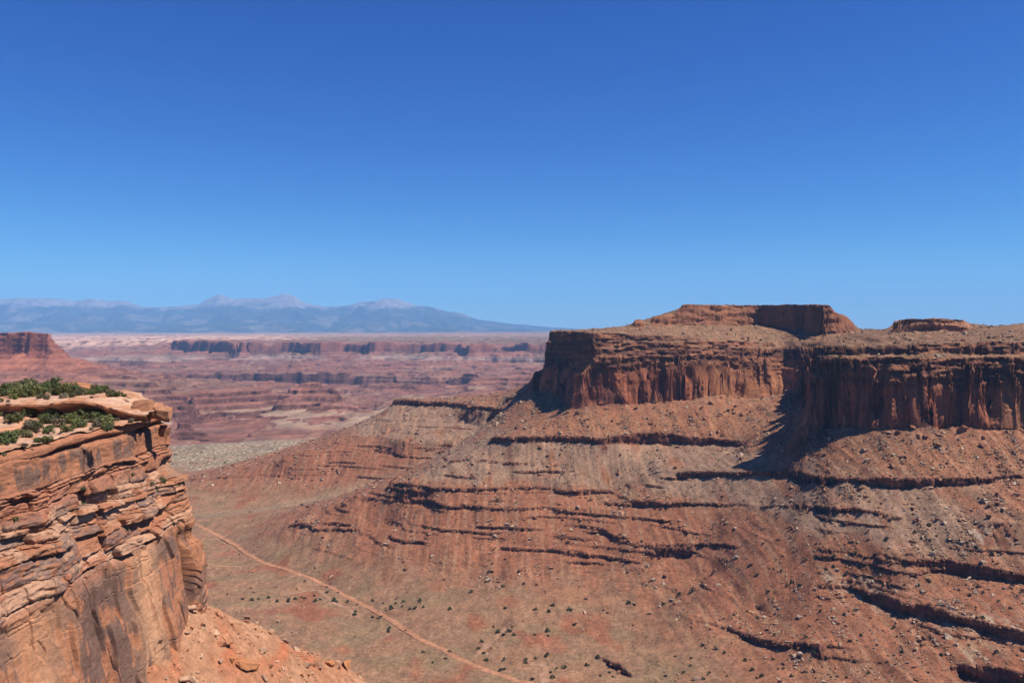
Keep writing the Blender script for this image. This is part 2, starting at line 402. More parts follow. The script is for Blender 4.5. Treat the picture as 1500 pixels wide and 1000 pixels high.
def Hs(u, Y, A=None):
    HB = globals()['HB'] if A is None else A
    i = np.clip((np.log(Y) - L0) / DU, 0, NL - 1.001); j = np.clip((u - U0) / DU, 0, NU - 1.001)
    i0, j0 = i.astype(np.int32), j.astype(np.int32); fi, fj = i - i0, j - j0
    a = HB[i0, j0] * (1 - fj) + HB[i0, j0 + 1] * fj
    b = HB[i0 + 1, j0] * (1 - fj) + HB[i0 + 1, j0 + 1] * fj
    return a * (1 - fi) + b * fi

def terrace(H, p, ph, A, sharp=0.82):
    t = H / p + ph; f = t - np.floor(t)
    s = np.where(f < sharp, f / sharp * 0.35, 0.35 + (f - sharp) / (1 - sharp) * 0.65)
    return H + A * (s - f) * p

def land(u, Y):
    """height of the ground, metres from the eye, at bearing u and distance Y"""
    u, Y = np.broadcast_arrays(np.asarray(u, np.float32), np.asarray(Y, np.float32))
    X = u * Y
    px = u * F + CX
    h0 = Hs(u, Y)
    far = ss(2500, 3300, Y)
    mesa = ss(-185, -140, h0) * ss(770, 800, px) * (1 - far)
    cl = Hs(u, Y, CL)
    # flutes, alcoves and buttresses: the walls step in and out along their length
    wx = X + 7 * pn2(X / 33, h0 / 60, 2)
    band = np.floor(ss(-92, -78, h0) * 1.0 + 0.5)
    pan = pn2(wx / 46 + band * 3.3, Y / 260, 3) * 4.0 + pn2(wx / 14 + band * 5.1, Y / 150, 4) * 0.55
    pf = np.floor(pan); pan = (pf + ss(0.40, 0.60, pan - pf)) * (0.35 + 1.0 * ss(-0.35, 0.3, pn2(X / 75, Y / 300, 8)))
    crack = np.exp(-(pn2(wx / 19, Y / 240, 5) / 0.07) ** 2) * ss(-0.1, 0.3, pn2(X / 70, Y / 200, 6))
    kz = ss(-92, -78, h0)
    dY = mesa * cl * (pn2(X / 95, Y / 160, 1) * 15 + pan * (4.6 - 2.2 * kz) + crack * (8 - 5 * kz) + pn2(X / 5.5, Y / 60, 7) * 1.2)
    sl = (1 - mesa) * (1 - far)
    dY = dY + sl * (pn2(X / 60, Y / 110, 11) * 9 + cl * (fbm2(X / 24, Y / 40, 2, 13) * 4.5 + np.abs(pn2(X / 8, Y / 50, 14)) * 3))
    dY = dY + far * (fbm2(X / 420, Y / 700, 3, 21) * 100 + np.abs(pn2(X / 210, Y / 400, 23)) * 60 + fbm2(X / 60, Y / 300, 2, 24) * 16)
    H = Hs(u, np.clip(Y + dY, 601, 33900))
    # rills and swells on the slopes
    slope = ss(-385, -350, H) * (1 - far) * (1 - mesa * cl)
    rill = np.abs(fbm2(X / 34 + 0.12 * Y / 38, Y / 200, 3, 31))
    H = H - slope * (1 - 0.7 * cl) * (rill * 3.6 - 1.1) * ss(-0.3, 0.4, pn2(X / 210, Y / 210, 32) + 0.2)
    H = H + (1 - far) * (fbm2(X / 45, Y / 45, 4, 33) * (1.0 + 0.6 * slope))
    flo = (1 - ss(-384, -355, H)) * (1 - far)
    H = H + flo * (fbm2(X / 170, Y / 170, 3, 35) * 2.6 - np.abs(pn2(X / 55, Y / 55, 37)) * 1.2)
    # thin beds that stand out as broken ledges
    tm = slope * ss(-362, -345, H) * (1 - ss(-250, -225, H)) * (1 - 0.5 * ss(1080, 1200, px)) * (1 - 0.85 * ss(1015, 1050, px) * (1 - ss(1180, 1215, px)))
    for k, zk in enumerate((-352, -343, -336.5, -326, -320, -313, -299, -293, -281, -274, -256, -245)):
        a = ss(-0.08, 0.22, pn2(X / 150 + k * 7.7, Y / 120 + k * 3.1, 41)) * tm
        t = (H - zk - 3.5 * pn2(X / 160, Y / 160, 42)) / 4.5
        H = H + a * (2.4 + 1.2 * (k % 3)) * (ss(-0.10, 0.10, t) - ss(-1, 1, t)) * 1.25
    km = mesa * ss(-95, -75, H) * (1 - ss(-20, -8, H))
    H = terrace(H, 13.0, 0.3 * fbm2(X / 130, Y / 130, 2, 45), 0.9 * km, 0.6)
    # badlands of the far country
    rg = 1 - np.abs(fbm2(X / 380, Y / 800, 4, 51)) * 1.6
    fz = far * (1 - ss(-40, -10, H)) * (1 - ss(14000, 24000, Y))
    H = H + fz * (rg - 0.55) * 34 * ss(3300, 4600, Y)
    H = H + far * fbm2(X / 150, Y / 150, 3, 53) * 6 * (1 - ss(9000, 15000, Y))
    tf = fz * (0.5 + 0.5 * ss(-0.4, 0.2, fbm2(X / 900, Y / 900, 2, 55)))
    H = terrace(H, 29.0, 0.25 * fbm2(X / 600, Y / 600, 2, 57), 0.97 * tf, 0.82)
    return H, mesa, far

# ------------------------------------------------------------------ meshes of the land
def C(r, g, b): return np.array((r, g, b), np.float32)

def build_sheet(px0, px1, nc, y0, y1, nd, nr, wsmall):
    u = (np.linspace(px0, px1, nc) - CX) / F
    Yd = np.exp(np.linspace(math.log(y0), math.log(y1), nd))
    H = np.empty((nd, nc), np.float32)
    for k in range(0, nd, 250):
        H[k:k + 250] = land(u[None, :], Yd[k:k + 250, None])[0]
    v = H / Yd[:, None] * F
    dY = np.diff(Yd)[:, None]
    w = np.abs(np.diff(v, axis=0)) + wsmall * np.log(1 + np.hypot(np.diff(H, axis=0), dY)) / 4
    w = np.minimum(w, 30) + 0.02
    for _ in range(2):                                                    # neighbours share their spacing
        wp = np.cumsum(np.pad(w, ((0, 0), (10, 9)), 'edge'), 1)
        w = (np.concatenate([wp[:, 18:19], wp[:, 19:] - wp[:, :-19]], 1) / 19)[:, :nc]
    c = np.concatenate([np.zeros((1, nc)), np.cumsum(w, 0)], 0); c /= c[-1:]
    t = np.linspace(0, 1, nr)
    YY = np.empty((nr, nc), np.float32); HH = np.empty((nr, nc), np.float32)
    for j in range(nc):
        YY[:, j] = np.interp(t, c[:, j], Yd); HH[:, j] = np.interp(YY[:, j], Yd, H[:, j])
    P = np.stack([u[None, :] * YY, YY, HH], -1).astype(np.float32)
    return u, P

# --- near sheet
u, P = build_sheet(-110, 1610, 1180, 620, 2800, 2300, 1350, 1.0)
n = normals_grid(P); n *= np.sign(n[..., 2:3] + 1e-6)
X, Y, Z = P[..., 0], P[..., 1], P[..., 2]
PX = (u * F + CX)[None, :] + 0 * X
mesa = ss(-170, -145, Hs(X / Y, Y)) * ss(765, 790, PX)
steep = 1 - ss(0.35, 0.75, n[..., 2])
hn = n.copy(); hn[..., 2] = 0; hn /= np.linalg.norm(hn, axis=-1, keepdims=True) + 1e-6
# beds standing proud or weathered back on the walls
bed = pn3(X / 60, Y / 60, Z / 7.5 + 0.3 * pn2(X / 40, Y / 40, 60), 61) + 0.6 * pn3(X / 16, Y / 16, Z / 3.2, 62)
kay = ss(-88, -68, Z)
over = pn2(Z / 3.1 + X / 300, Y / 300, 65)
zmx, zmn = Z.copy(), Z.copy()
for k in range(1, 7):
    for sgn in (1, -1):
        sh = np.roll(Z, sgn * k, 0); zmx = np.maximum(zmx, sh); zmn = np.minimum(zmn, sh)
rel = (Z - zmn) / np.maximum(zmx - zmn, 0.5)            # 0 at the foot of a ledge, 1 at its rim
under = ss(0.3, 0.7, steep) * (ss(0.25, 0.75, rel) - 0.40) * 5.5 * (0.25 + 1.1 * ss(-0.35, 0.3, fbm2(X / 13, Y / 60, 2, 67)))
pl = pn3(X / 19, Y / 19, Z / 34, 66) * 3.6; pl = np.floor(pl) + ss(0.40, 0.60, pl - np.floor(pl))
kb3 = pn3(X / 12, Y / 12, Z / 5.5, 68) * 3.0; kb3 = np.floor(kb3) + ss(0.40, 0.60, kb3 - np.floor(kb3))
d = steep * (mesa * (pl * 2.0 * (1 - kay) + kb3 * 1.3 * kay * (1 - 0.75 * ss(-4, 5, Z)) + bed * (0.7 + 4.6 * kay) + pn3(X / 7, Y / 7, Z / 30, 63) * 1.6) + (1 - mesa) * (under + bed * 1.3 + over * 1.0 + pn3(X / 6, Y / 6, Z / 8, 64) * 1.2))
edge = np.ones_like(Z); edge[:3] = edge[-3:] = 0
P = P + hn * (d * edge)[..., None]
# colour of rock and soil
b1 = fbm2(X / 120, Y / 120, 4, 71); b2 = fbm2(X / 35, Y / 90, 4, 72); b3 = fbm2(X / 10, Y / 22, 3, 73)
def mixc(c, d, t): return c + (d - c) * np.clip(t, 0, 1)[..., None]
col = np.zeros(P.shape, np.float32) + C(.285, .128, .072)
col = mixc(col, C(.245, .135, .080), ss(-0.2, 0.5, b2 + 0.5 * b1))                      # duller soil between the red beds
grey = ss(-268, -255, Z + b1 * 8) * (1 - ss(-205, -192, Z + b1 * 6)) * ss(-0.5, 0.2, b2 + 0.35) * (1 - ss(1390, 1470, PX + b1 * 60))
col = mixc(col, C(.292, .200, .140), grey * 0.85)
red = ss(-360, -335, Z) * (1 - ss(-290, -262, Z + b1 * 8))
col = mixc(col, C(.280, .112, .060), red * 0.75)
floor_ = 1 - ss(-380, -352, Z + b1 * 6)
col = mixc(col, C(.290, .176, .106), floor_ * 0.8)
green = floor_ * ss(-0.1, 0.5, fbm2(X / 90 + 3, Y / 45, 4, 74))
col = mixc(col, C(.215, .165, .092), green * 0.5)
col = mixc(col, C(.285, .100, .055), floor_ * ss(0.15, 0.6, fbm2(X / 70, Y / 110, 3, 75)) * 0.7)
def near_line(pts):
    q = np.array([((a - CX) / F * (-c * F / (b - HY)), -c * F / (b - HY)) for a, b, c in pts]); best = np.full(X.shape, 1e9, np.float32)
    for p0, p1 in zip(q[:-1], q[1:]):
        dx, dy = p1 - p0; t = np.clip(((X - p0[0]) * dx + (Y - p0[1]) * dy) / (dx * dx + dy * dy), 0, 1)
        best = np.minimum(best, np.hypot(X - p0[0] - t * dx, Y - p0[1] - t * dy))
    return best
gl = near_line([(745,606,-214),(738,611,-222),(700,640,-258),(655,668,-292),(600,697,-325),(540,715,-352),(470,733,-372),(380,748,-382),(300,756,-386)])
gl = np.exp(-((gl + 12 * b3) / 34) ** 2)
col = mixc(col, C(.270, .195, .130), gl * 0.8)
tal = mesa * 0 + ss(-190, -178, Z) * (1 - mesa) * ss(740, 790, PX)
col = mixc(col, C(.305, .140, .074), tal * 0.75)
# white sandstone bench
wr = ss(2360, 2450, Y + b1 * 60 + (PX - 300) * 0.4) * (1 - ss(500, 560, PX)) * (1 - ss(-386, -375, Z))
sp = ss(-0.15, 0.2, fbm2(X / 9, Y / 18, 3, 76))
col = mixc(col, mixc(col * 0 + C(.19, .15, .095), C(.42, .35, .25), sp), wr * (0.55 + 0.45 * ss(-0.3, 0.2, b1 + b2)))
# pale caps on two low ledges to the right
cap = ss(0.05, 0.3, n[..., 2] - 0.55) * ss(0.0, 0.45, b2 + 0.2) * np.maximum(ss(1170, 1190, PX) * (1 - ss(1290, 1330, PX)) * np.exp(-((Z + 297) / 5) ** 2), ss(1395, 1410, PX) * np.exp(-((Z + 331) / 7) ** 2))
col = mixc(col, C(.44, .36, .25), cap * 0.9)
pale = ss(1385, 1420, PX) * (1 - ss(1475, 1500, PX)) * np.exp(-((Z + 242) / 12) ** 2) * ss(-0.1, 0.3, b3)
pale = np.maximum(pale, ss(1210, 1260, PX) * ss(-322, -310, Z) * (1 - ss(-304, -299, Z)) * ss(0.0, 0.4, b3 + b2) * ss(830, 860, Y))
col = mixc(col, C(.40, .33, .25), pale * 0.8)
# walls
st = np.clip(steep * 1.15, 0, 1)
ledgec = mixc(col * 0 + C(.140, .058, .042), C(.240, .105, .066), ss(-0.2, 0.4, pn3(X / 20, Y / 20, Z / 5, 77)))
col = mixc(col, ledgec, st * (1 - mesa))  # varnished ledge faces, with some of their shade put into the colour
varn = ss(-0.15, 0.45, fbm3(X / 16, Y / 16, Z / 130, 3, 78) + 0.35 * fbm2(X / 90, Y / 90, 2, 79))
wing = mixc(col * 0 + C(.365, .136, .076), C(.135, .056, .044), varn)
kayc = mixc(col * 0 + C(.300, .135, .078), C(.150, .070, .050), ss(-0.3, 0.3, pn3(X / 80, Y / 80, Z / 7, 80) + 0.3 * b3))
wall = mixc(wing, kayc, kay)
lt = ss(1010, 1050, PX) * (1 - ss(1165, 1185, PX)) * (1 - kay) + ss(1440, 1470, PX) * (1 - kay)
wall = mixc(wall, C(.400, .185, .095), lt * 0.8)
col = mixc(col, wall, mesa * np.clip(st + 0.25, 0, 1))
bench = mesa * (1 - st) * ss(-60, -30, Z)
col = mixc(col, C(.245, .150, .092), bench * 0.85)
cap2 = ss(1300, 1306, PX) * (1 - ss(1418, 1424, PX)) * ss(-1, 4, Z)
col = mixc(col, C(.42, .225, .130) * (1 + 0.3 * ss(0.0, 0.4, fbm2(X / 6, Z / 40, 2, 85)))[..., None], cap2 * 0.9)
dots = ss(0.28, 0.4, pn2(X / 5, Y / 9, 81)) * ss(-0.3, 0.2, b2)
col = mixc(col, C(.060, .062, .035), dots * bench * 0.75)
col = mixc(col, C(.330, .150, .085), mesa * st * ss(-15, -2, Z) * 0.6)
chute = fbm2(X / 7, Y / 130, 3, 83) * ss(-375, -350, Z) * (1 - st)
col = mixc(col, C(.33, .205, .130), ss(0.15, 0.5, chute) * 0.5); col = mixc(col, C(.20, .095, .060), ss(0.15, 0.5, -chute) * 0.4)
col *= (1 + 0.18 * b3 + 0.20 * pn2(X / 3.0, Y / 6, 82) + 0.15 * pn2(X / 1.5, Y / 3.2, 84))[..., None]
col = np.clip(col, 0.02, 0.8)
NV, NF = P.reshape(-1, 3), grid_faces(*P.shape[:2])
ms = (mesa.reshape(-1)[NF].mean(1) > 0.5)
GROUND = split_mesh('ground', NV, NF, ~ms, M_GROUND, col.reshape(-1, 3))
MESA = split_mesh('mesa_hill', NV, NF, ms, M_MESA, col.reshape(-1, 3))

# --- far sheet
u2, Q = build_sheet(-140, 1640, 1000, 2780, 33800, 2400, 900, 0.25)
Q[0, :, 2] -= 3.0
n2 = normals_grid(Q); n2 *= np.sign(n2[..., 2:3] + 1e-6)
X, Y, Z = Q[..., 0], Q[..., 1], Q[..., 2]
PX = (u2 * F + CX)[None, :] + 0 * X
st2 = 1 - ss(0.55, 0.9, n2[..., 2])
h2 = n2.copy(); h2[..., 2] = 0; h2 /= np.linalg.norm(h2, axis=-1, keepdims=True) + 1e-6
dd = st2 * (pn3(X / 70, Y / 70, Z / 300, 91) * 9 + pn3(X / 300, Y / 300, Z / 12, 92) * 7) * (1 - ss(12000, 15000, Y)); dd[:3] = 0
Q = Q + h2 * dd[..., None]
b1 = fbm2(X / 700, Y / 1000, 4, 93); b2 = fbm2(X / 140, Y / 260, 3, 94)
col = np.zeros(Q.shape, np.float32) + C(.265, .118, .080)
col = mixc(col, C(.245, .150, .105), ss(-0.1, 0.5, b1) * 0.8)
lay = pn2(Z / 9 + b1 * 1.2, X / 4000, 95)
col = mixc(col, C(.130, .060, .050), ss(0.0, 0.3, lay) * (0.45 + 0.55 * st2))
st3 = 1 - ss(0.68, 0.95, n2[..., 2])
col = mixc(col, C(.115, .050, .044), st3 * 0.8 * (Y < 12000))  # steep far faces darkened in colour, standing in for shade
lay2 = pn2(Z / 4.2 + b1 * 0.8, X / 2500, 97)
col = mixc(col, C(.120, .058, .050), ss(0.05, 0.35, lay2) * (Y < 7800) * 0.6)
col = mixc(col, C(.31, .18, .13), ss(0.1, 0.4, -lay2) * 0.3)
plain = ss(0.96, 0.995, n2[..., 2]) * ss(-425, -412, Z) * (1 - ss(-396, -385, Z)) * ss(3300, 3600, Y) * (1 - ss(5600, 6200, Y))
col = mixc(col, C(.360, .265, .185), plain * 0.85)
wb = np.exp(-((Z + 304 + b2 * 6) / 16) ** 2) * ss(7500, 8200, Y) * (1 - ss(9500, 9800, Y)) * ss(-0.5, 0.1, b1 + 0.4)
col = mixc(col, C(.42, .40, .37), wb * 0.35)
pk = ss(10500, 12500, Y) * (1 - ss(25000, 33000, Y + b1 * 6000)) * (1 - ss(300, 700, PX) * 0.45)
col = mixc(col, C(.56, .38, .28), pk * ss(-0.5, 0.2, b2 + 0.2))
scrub = ss(9900, 10600, Y) * ss(380, 500, PX) * (1 - ss(15000, 18000, Y)) * ss(-0.3, 0.2, b2 + 0.2)
col = mixc(col, C(.16, .13, .085), scrub * 0.8)
far_dark = ss(16000, 20000, Y) * ss(0.1, 0.4, b2 + 0.5 * b1 + 0.25 * ss(24000, 32000, Y))
col = mixc(col, C(.09, .10, .075), far_dark * 0.8)
wallf = st2 * ss(-260, -200, Z) * (1 - ss(-90, -60, Z)) * (Y > 8000)
col = mixc(col, C(.230, .090, .062), wallf * 0.8)
but = ss(4000, 4300, Y) * (1 - ss(6000, 6200, Y)) * (1 - ss(100, 200, PX)) * ss(-230, -200, Z)
col = mixc(col, mixc(col * 0 + C(.320, .130, .080), C(.270, .098, .064), st2), but * 0.9)
wr2 = (1 - ss(2980, 3150, Y)) * (1 - ss(500, 560, PX)) * ss(-408, -402, Z)
col = mixc(col, mixc(col * 0 + C(.19, .15, .095), C(.42, .35, .25), ss(-0.15, 0.2, fbm2(X / 9, Y / 18, 3, 76))), wr2 * 0.9)
col *= (1 + 0.25 * b2 + 0.15 * pn2(X / 30, Y / 60, 96))[..., None]
col = np.clip(col, 0.02, 0.8)
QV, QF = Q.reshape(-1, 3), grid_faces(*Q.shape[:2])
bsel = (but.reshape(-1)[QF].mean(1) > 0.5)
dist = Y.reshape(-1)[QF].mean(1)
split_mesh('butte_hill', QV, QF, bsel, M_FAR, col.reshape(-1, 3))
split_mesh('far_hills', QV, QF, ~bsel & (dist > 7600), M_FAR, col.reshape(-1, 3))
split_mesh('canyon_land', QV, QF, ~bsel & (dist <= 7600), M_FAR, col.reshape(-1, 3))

# --- mountains
sk = np.array([(-420,444),(-250,440),(-100,441),(0,438),(30,436),(75,437),(110,441),(130,437),(145,438),(160,441),(181,440),(210,449),(235,450),(290,446),(305,437),(322,430.5),(340,437),(365,437),(388,437),(405,433),(417,429.5),(430,433),(445,443),(480,450),(515,446),(532,441),(548,441.5),(560,437),(575,437),(590,440),(608,447),(630,449),(655,456),(675,458),(700,468),(740,473),(805,479),(870,483),(1000,486)], float)
mu = (np.linspace(-420, 1000, 560) - CX) / F
MY = np.linspace(30500, 55500, 150)
top = (HY - np.interp(mu * F + CX, sk[:, 0], sk[:, 1])) / F * 48000
Xm = mu[None, :] * MY[:, None]
tt = (MY[:, None] - 32000) / 16000
front = np.clip(tt, 0, 1); back = np.clip((MY[:, None] - 48000) / 7000, 0, 1)
prof = np.where(tt < 1, 0.18 * front + 0.82 * front ** 2.6, 1 - back ** 1.4)
base = -135.0
rgm = 1 - np.abs(fbm2(Xm / 3200, MY[:, None] / 5200, 5, 101)) * 1.7
ZM = base + (top[None, :] - base) * prof
env = np.clip(front * 4 * (1 - front ** 3), 0, 1) * (tt < 1)
ZM = ZM + env * (rgm - 0.6) * 0.26 * (top[None, :] - base + 150)
ZM = ZM + fbm2(Xm / 700, MY[:, None] / 900, 3, 103) * 22 * front
ZM = np.where(tt < 0.02, base - 60, ZM)
MP = np.stack([Xm, MY[:, None] + 0 * Xm, ZM], -1).astype(np.float32)
tn = fbm2(Xm / 1500, MY[:, None] / 2200, 4, 105)
mcol = np.zeros(MP.shape, np.float32) + C(.045, .062, .050)
mcol = mixc(mcol, C(.20, .17, .13), ss(0.25, 0.6, tn + 0.2 * (1 - front)) * 0.6)
mcol = mixc(mcol, C(.27, .25, .24), ss(1050, 1350, ZM + tn * 330))
mesh_np('mountains', MP.reshape(-1, 3), grid_faces(*MP.shape[:2]), M_MOUNT, col=mcol.reshape(-1, 3), kind='structure')

# ------------------------------------------------------------------ finding places on the ground
_YS = np.exp(np.linspace(math.log(640), math.log(3200), 2600)).astype(np.float32)
def ground_at(px, py):
    """first point of the land met at this bearing and dip"""
    u = (px - CX) / F; v = (HY - py) / F
    H = land(np.float32(u), _YS)[0]
    k = int(np.argmax(H >= v * _YS))
    if k == 0: k = 1
    a0, a1 = H[k - 1] - v * _YS[k - 1], H[k] - v * _YS[k]
    t = a0 / (a0 - a1 + 1e-9); Yh = _YS[k - 1] + (_YS[k] - _YS[k - 1]) * t
    return Vector((u * Yh, Yh, float(land(np.float32(u), np.float32(Yh))[0])))

def height_at(x, y):
    return float(land(np.float32(x / y), np.float32(y))[0])

# ------------------------------------------------------------------ roads and washes: sheets laid along the ground
def strip(name, pts, width, mat, tint, lift=0.35, wob=0.0, seed=0):
    c = [ground_at(*p).to_2d() for p in pts]
    P = [np.array(c[0])]
    for i in range(len(c) - 1):                       # Catmull-Rom through the survey points
        p0 = np.array(c[max(i - 1, 0)]); p1 = np.array(c[i]); p2 = np.array(c[i + 1]); p3 = np.array(c[min(i + 2, len(c) - 1)])
        n = max(2, int(np.linalg.norm(p2 - p1) / 4))
        for t in np.linspace(0, 1, n + 1)[1:]:
            P.append(0.5 * (2 * p1 + (p2 - p0) * t + (2 * p0 - 5 * p1 + 4 * p2 - p3) * t * t + (3 * p1 - p0 - 3 * p2 + p3) * t ** 3))
    P = np.array(P); T = np.gradient(P, axis=0); T /= np.linalg.norm(T, axis=1, keepdims=True)
    Nn = np.stack([-T[:, 1], T[:, 0]], 1)
    w = width * (1 + wob * fbm2(np.arange(len(P)) / 9.0, np.zeros(len(P)), 3, 120 + seed))
    Q = np.stack([P + Nn * (w * k)[:, None] for k in (-0.5, -0.25, 0, 0.25, 0.5)], 1)
    z = land((Q[..., 0] / Q[..., 1]).astype(np.float32), Q[..., 1].astype(np.float32))[0]
    z = np.maximum(z, z.mean(1, keepdims=True) - 0.2) + lift
    z[:, 0] -= lift * 0.6; z[:, -1] -= lift * 0.6
    V = np.concatenate([Q, z[..., None]], -1)
    nn = fbm2(V[..., 0] / 7, V[..., 1] / 14, 3, 131)
    c = np.zeros(V.shape) + np.array(tint) * (1 + 0.15 * nn[..., None])
    c[:, [0, 4]] *= 0.88
    mesh_np(name, V.reshape(-1, 3), grid_faces(*V.shape[:2]), mat, col=c.reshape(-1, 3), kind='structure')

RD = (.44, .225, .130)
strip('dirt_road', [(278,762),(290,769),(312,780),(335,793),(355,806),(375,818),(395,827),(420,834),(445,843),(470,854),(492,864),(515,876),(535,887),(560,901),(580,913),(600,926),(620,938),(645,949),(665,960),(690,972),(715,982),(745,992),(775,1001),(800,1008)], 8.2, M_GROUND, RD)
strip('dirt_road', [(300,824),(320,828),(345,829),(365,827),(388,824)], 4.0, M_GROUND, RD)
strip('dirt_road', [(335,688),(352,681.5),(372,674),(391,668),(405,661),(418,656),(436,651),(456,648.5)], 7.0, M_GROUND, RD)
WS = (.37, .225, .145)
strip('wash_path', [(741,920),(734,926),(725,935),(716,943),(706,952),(694,962)], 8, M_GROUND, WS, 0.3, 0.5, 1)
strip('wash_path', [(420,871),(445,866),(463,864),(473,868),(479,874),(487,881),(499,887),(510,892),(519,900)], 6, M_GROUND, WS, 0.3, 0.6, 2)
strip('wash_path', [(772,971),(786,972),(797,975),(800,981),(794,988),(795,994),(800,1000)], 9, M_GROUND, WS, 0.3, 0.6, 3)

# ------------------------------------------------------------------ the near rim: a cliff with a shrubby bench on top
def zbench(x, y):
    return -20.6 + 0.9 * fbm2(np.asarray(x) / 14, np.asarray(y) / 14, 3, 140) + 0.02 * (np.asarray(x) + 84) * -1.0
def ystep(x):          # where the upper tier begins
    x = np.asarray(x, float)
    return 189.5 + 0.10 * (x + 84) * -0.35 + 2.2 * fbm2(x / 11, x * 0, 3, 141) + 1.0 * fbm2(x / 3.2, x * 0, 2, 142)
def ztier(x, y):
    x = np.asarray(x, float)
    return -15.9 + 0.05 * np.minimum(x + 92, 0) - 3.0 * ss(-97, -81, x) + 0.5 * fbm2(x / 9, np.asarray(y) / 9, 3, 143) + 0.012 * (np.asarray(y) - 190)

nx = 420
tx = np.linspace(0, 1, nx)
rows = []
def xlip(y): return -84.6 + 0.9 * fbm2(np.asarray(y, float) / 13, np.asarray(y) * 0, 3, 145)
xs_front = lambda y: -215 + (xlip(y) - 0.7 + 215) * (1 - (1 - tx) ** 1.6)
for y in np.linspace(84, 180, 330):
    x = xs_front(y); rows.append(np.stack([x, np.full(nx, y), zbench(x, y)], 1))
X0 = -215 + (-81.3 + 215) * (1 - (1 - tx) ** 1.6)
for f in np.linspace(0, 1, 40)[1:]:                      # blend to the foot of the tier
    x = lerp(xs_front(180), X0, f); y = lerp(180, ystep(x) + 1.6, f)
    rows.append(np.stack([x, y, zbench(x, y)], 1))
alc = np.clip(0.35 + fbm2(X0 / 9, X0 * 0, 2, 146) * 1.3, 0, 1)       # alcoves under the overhang
zb_, zt_ = zbench(X0, ystep(X0) + 1.6), ztier(X0, ystep(X0))
for f in np.linspace(0, 1, 34)[1:]:
    z = lerp(zb_, zt_, f)
    inn = 1.6 * (1 - f) + alc * 2.8 * np.sin(np.pi * np.clip(f * 1.25, 0, 1)) * (f < 0.8) - 0.35 * np.exp(-((f - 0.86) / 0.08) ** 2)
    bedn = 0.35 * pn2(X0 / 4 + 40, z / 0.7, 147)
    rows.append(np.stack([X0, ystep(X0) + inn + bedn * np.sin(np.pi * f), z], 1))
XR = X0
for f in np.linspace(0, 1, 130)[1:]:
    yn = 190 + f ** 1.3 * 62
    xr = -81.6 - 0.18 * max(0, yn - 197.5) ** 1.45 - 1.3 * max(0.0, min(1.0, (yn - 198) * 2)) * (math.floor(yn / 2.6) % 2) + 0.8 * float(fbm2(yn / 3.0, 0.0, 2, 199))
    X0 = -215 + (xr + 215) * (1 - (1 - tx) ** 1.6)
    y = ystep(XR) + 0.25 + f ** 1.3 * 62
    z = ztier(X0, y) - 0.5 * np.exp(-f * 40) - 14 * ss(0.72, 1.0, f) * (1 - 0.0)
    rows.append(np.stack([X0, y, z], 1))
B = np.array(rows, np.float32)
fine = fbm2(B[..., 0] / 2.2, B[..., 1] / 1.1, 3, 148)
nb = normals_grid(B); nb *= np.sign(nb[..., 2:3] + 1e-6)
flat = ss(0.6, 0.9, nb[..., 2])
tz = B[..., 2] / 0.55 + 0.8 * fbm2(B[..., 0] / 12, B[..., 1] / 12, 2, 149); tf = tz - np.floor(tz)
B[..., 2] += flat * (0.10 * fine + 0.55 * (ss(0.35, 0.6, tf) - tf) * 0.7)
bc = np.zeros(B.shape, np.float32) + C(.54, .345, .245)
q1 = fbm2(B[..., 0] / 9, B[..., 1] / 6, 4, 150)
bc = mixc(bc, C(.45, .225, .125), ss(-0.05, 0.35, q1) * 0.8)
bc = mixc(bc, C(.50, .330, .235), ss(0.05, 0.4, -q1) * 0.8)
bc = mixc(bc, C(.42, .185, .095), 1 - flat)
bc = mixc(bc, C(.21, .12, .085), (1 - flat) * ss(0.1, 0.35, fbm2(B[..., 0] / 3, B[..., 2] / 2, 3, 151)) * 0.7)
bc *= (1 + 0.16 * fine)[..., None]
M_RIM = rock_mat('rim_sandstone', [(0.35, (1, 1, 2.2), 0.7), (2.2, (1, 1, 2.0), 1.0)], 0.26, 0.55, 0.22)
mesh_np('rim_terrain', B.reshape(-1, 3), grid_faces(*B.shape[:2]), M_RIM, col=np.clip(bc, .02, .8).reshape(-1, 3), kind='structure')

# the face of the cliff: follows the lip away from the eye, then turns the corner
YC, RC = 207.0, 4.5
s_ = np.concatenate([np.linspace(84, YC, 980), YC + np.linspace(0, 1, 70)[1:] * RC * math.pi / 2, YC + RC * math.pi / 2 + np.linspace(0, 1, 90)[1:] * 60])
base_x = -84.0
def path(s):
    a = np.clip((s - YC) / RC, 0, math.pi / 2); back = np.maximum(s - YC - RC * math.pi / 2, 0)
    x = base_x - RC + RC * np.cos(a) - back; y = np.minimum(s, YC) + RC * np.sin(a)
    return x, y, np.cos(a), np.sin(a)
px_, py_, nx_, ny_ = path(s_)
up = ss(188.2, 190.2, s_)
ztop = lerp(zbench(xlip(s_), s_), ztier(np.full_like(s_, -82.0), s_), up)
nt_ = 700
t_ = np.linspace(0, 1, nt_)[:, None]
Zf = ztop[None, :] - 0.25 + (-118 - ztop[None, :]) * t_ ** 1.12
SS_, ZZ = np.broadcast_arrays(s_[None, :], Zf)
SS_ = SS_.astype(np.float32); ZZ = ZZ.astype(np.float32)
lean = np.interp(-ZZ, [0, 22, 27, 37, 50, 62, 71, 79, 90, 118], [0, 0, 0.4, 2.2, 5.6, 7.6, 9.8, 15.0, 21, 34])
rs = np.random.RandomState(11)
def hash2(a, b, k=0):
    return PERM[(PERM[(a.astype(np.int64) + k) & 255] + b.astype(np.int64)) & 255] / 255.0
zw = ZZ + 0.6 * fbm2(SS_ / 26, SS_ * 0, 2, 160) + 0.10 * fbm2(SS_ / 3, ZZ / 3, 2, 161)
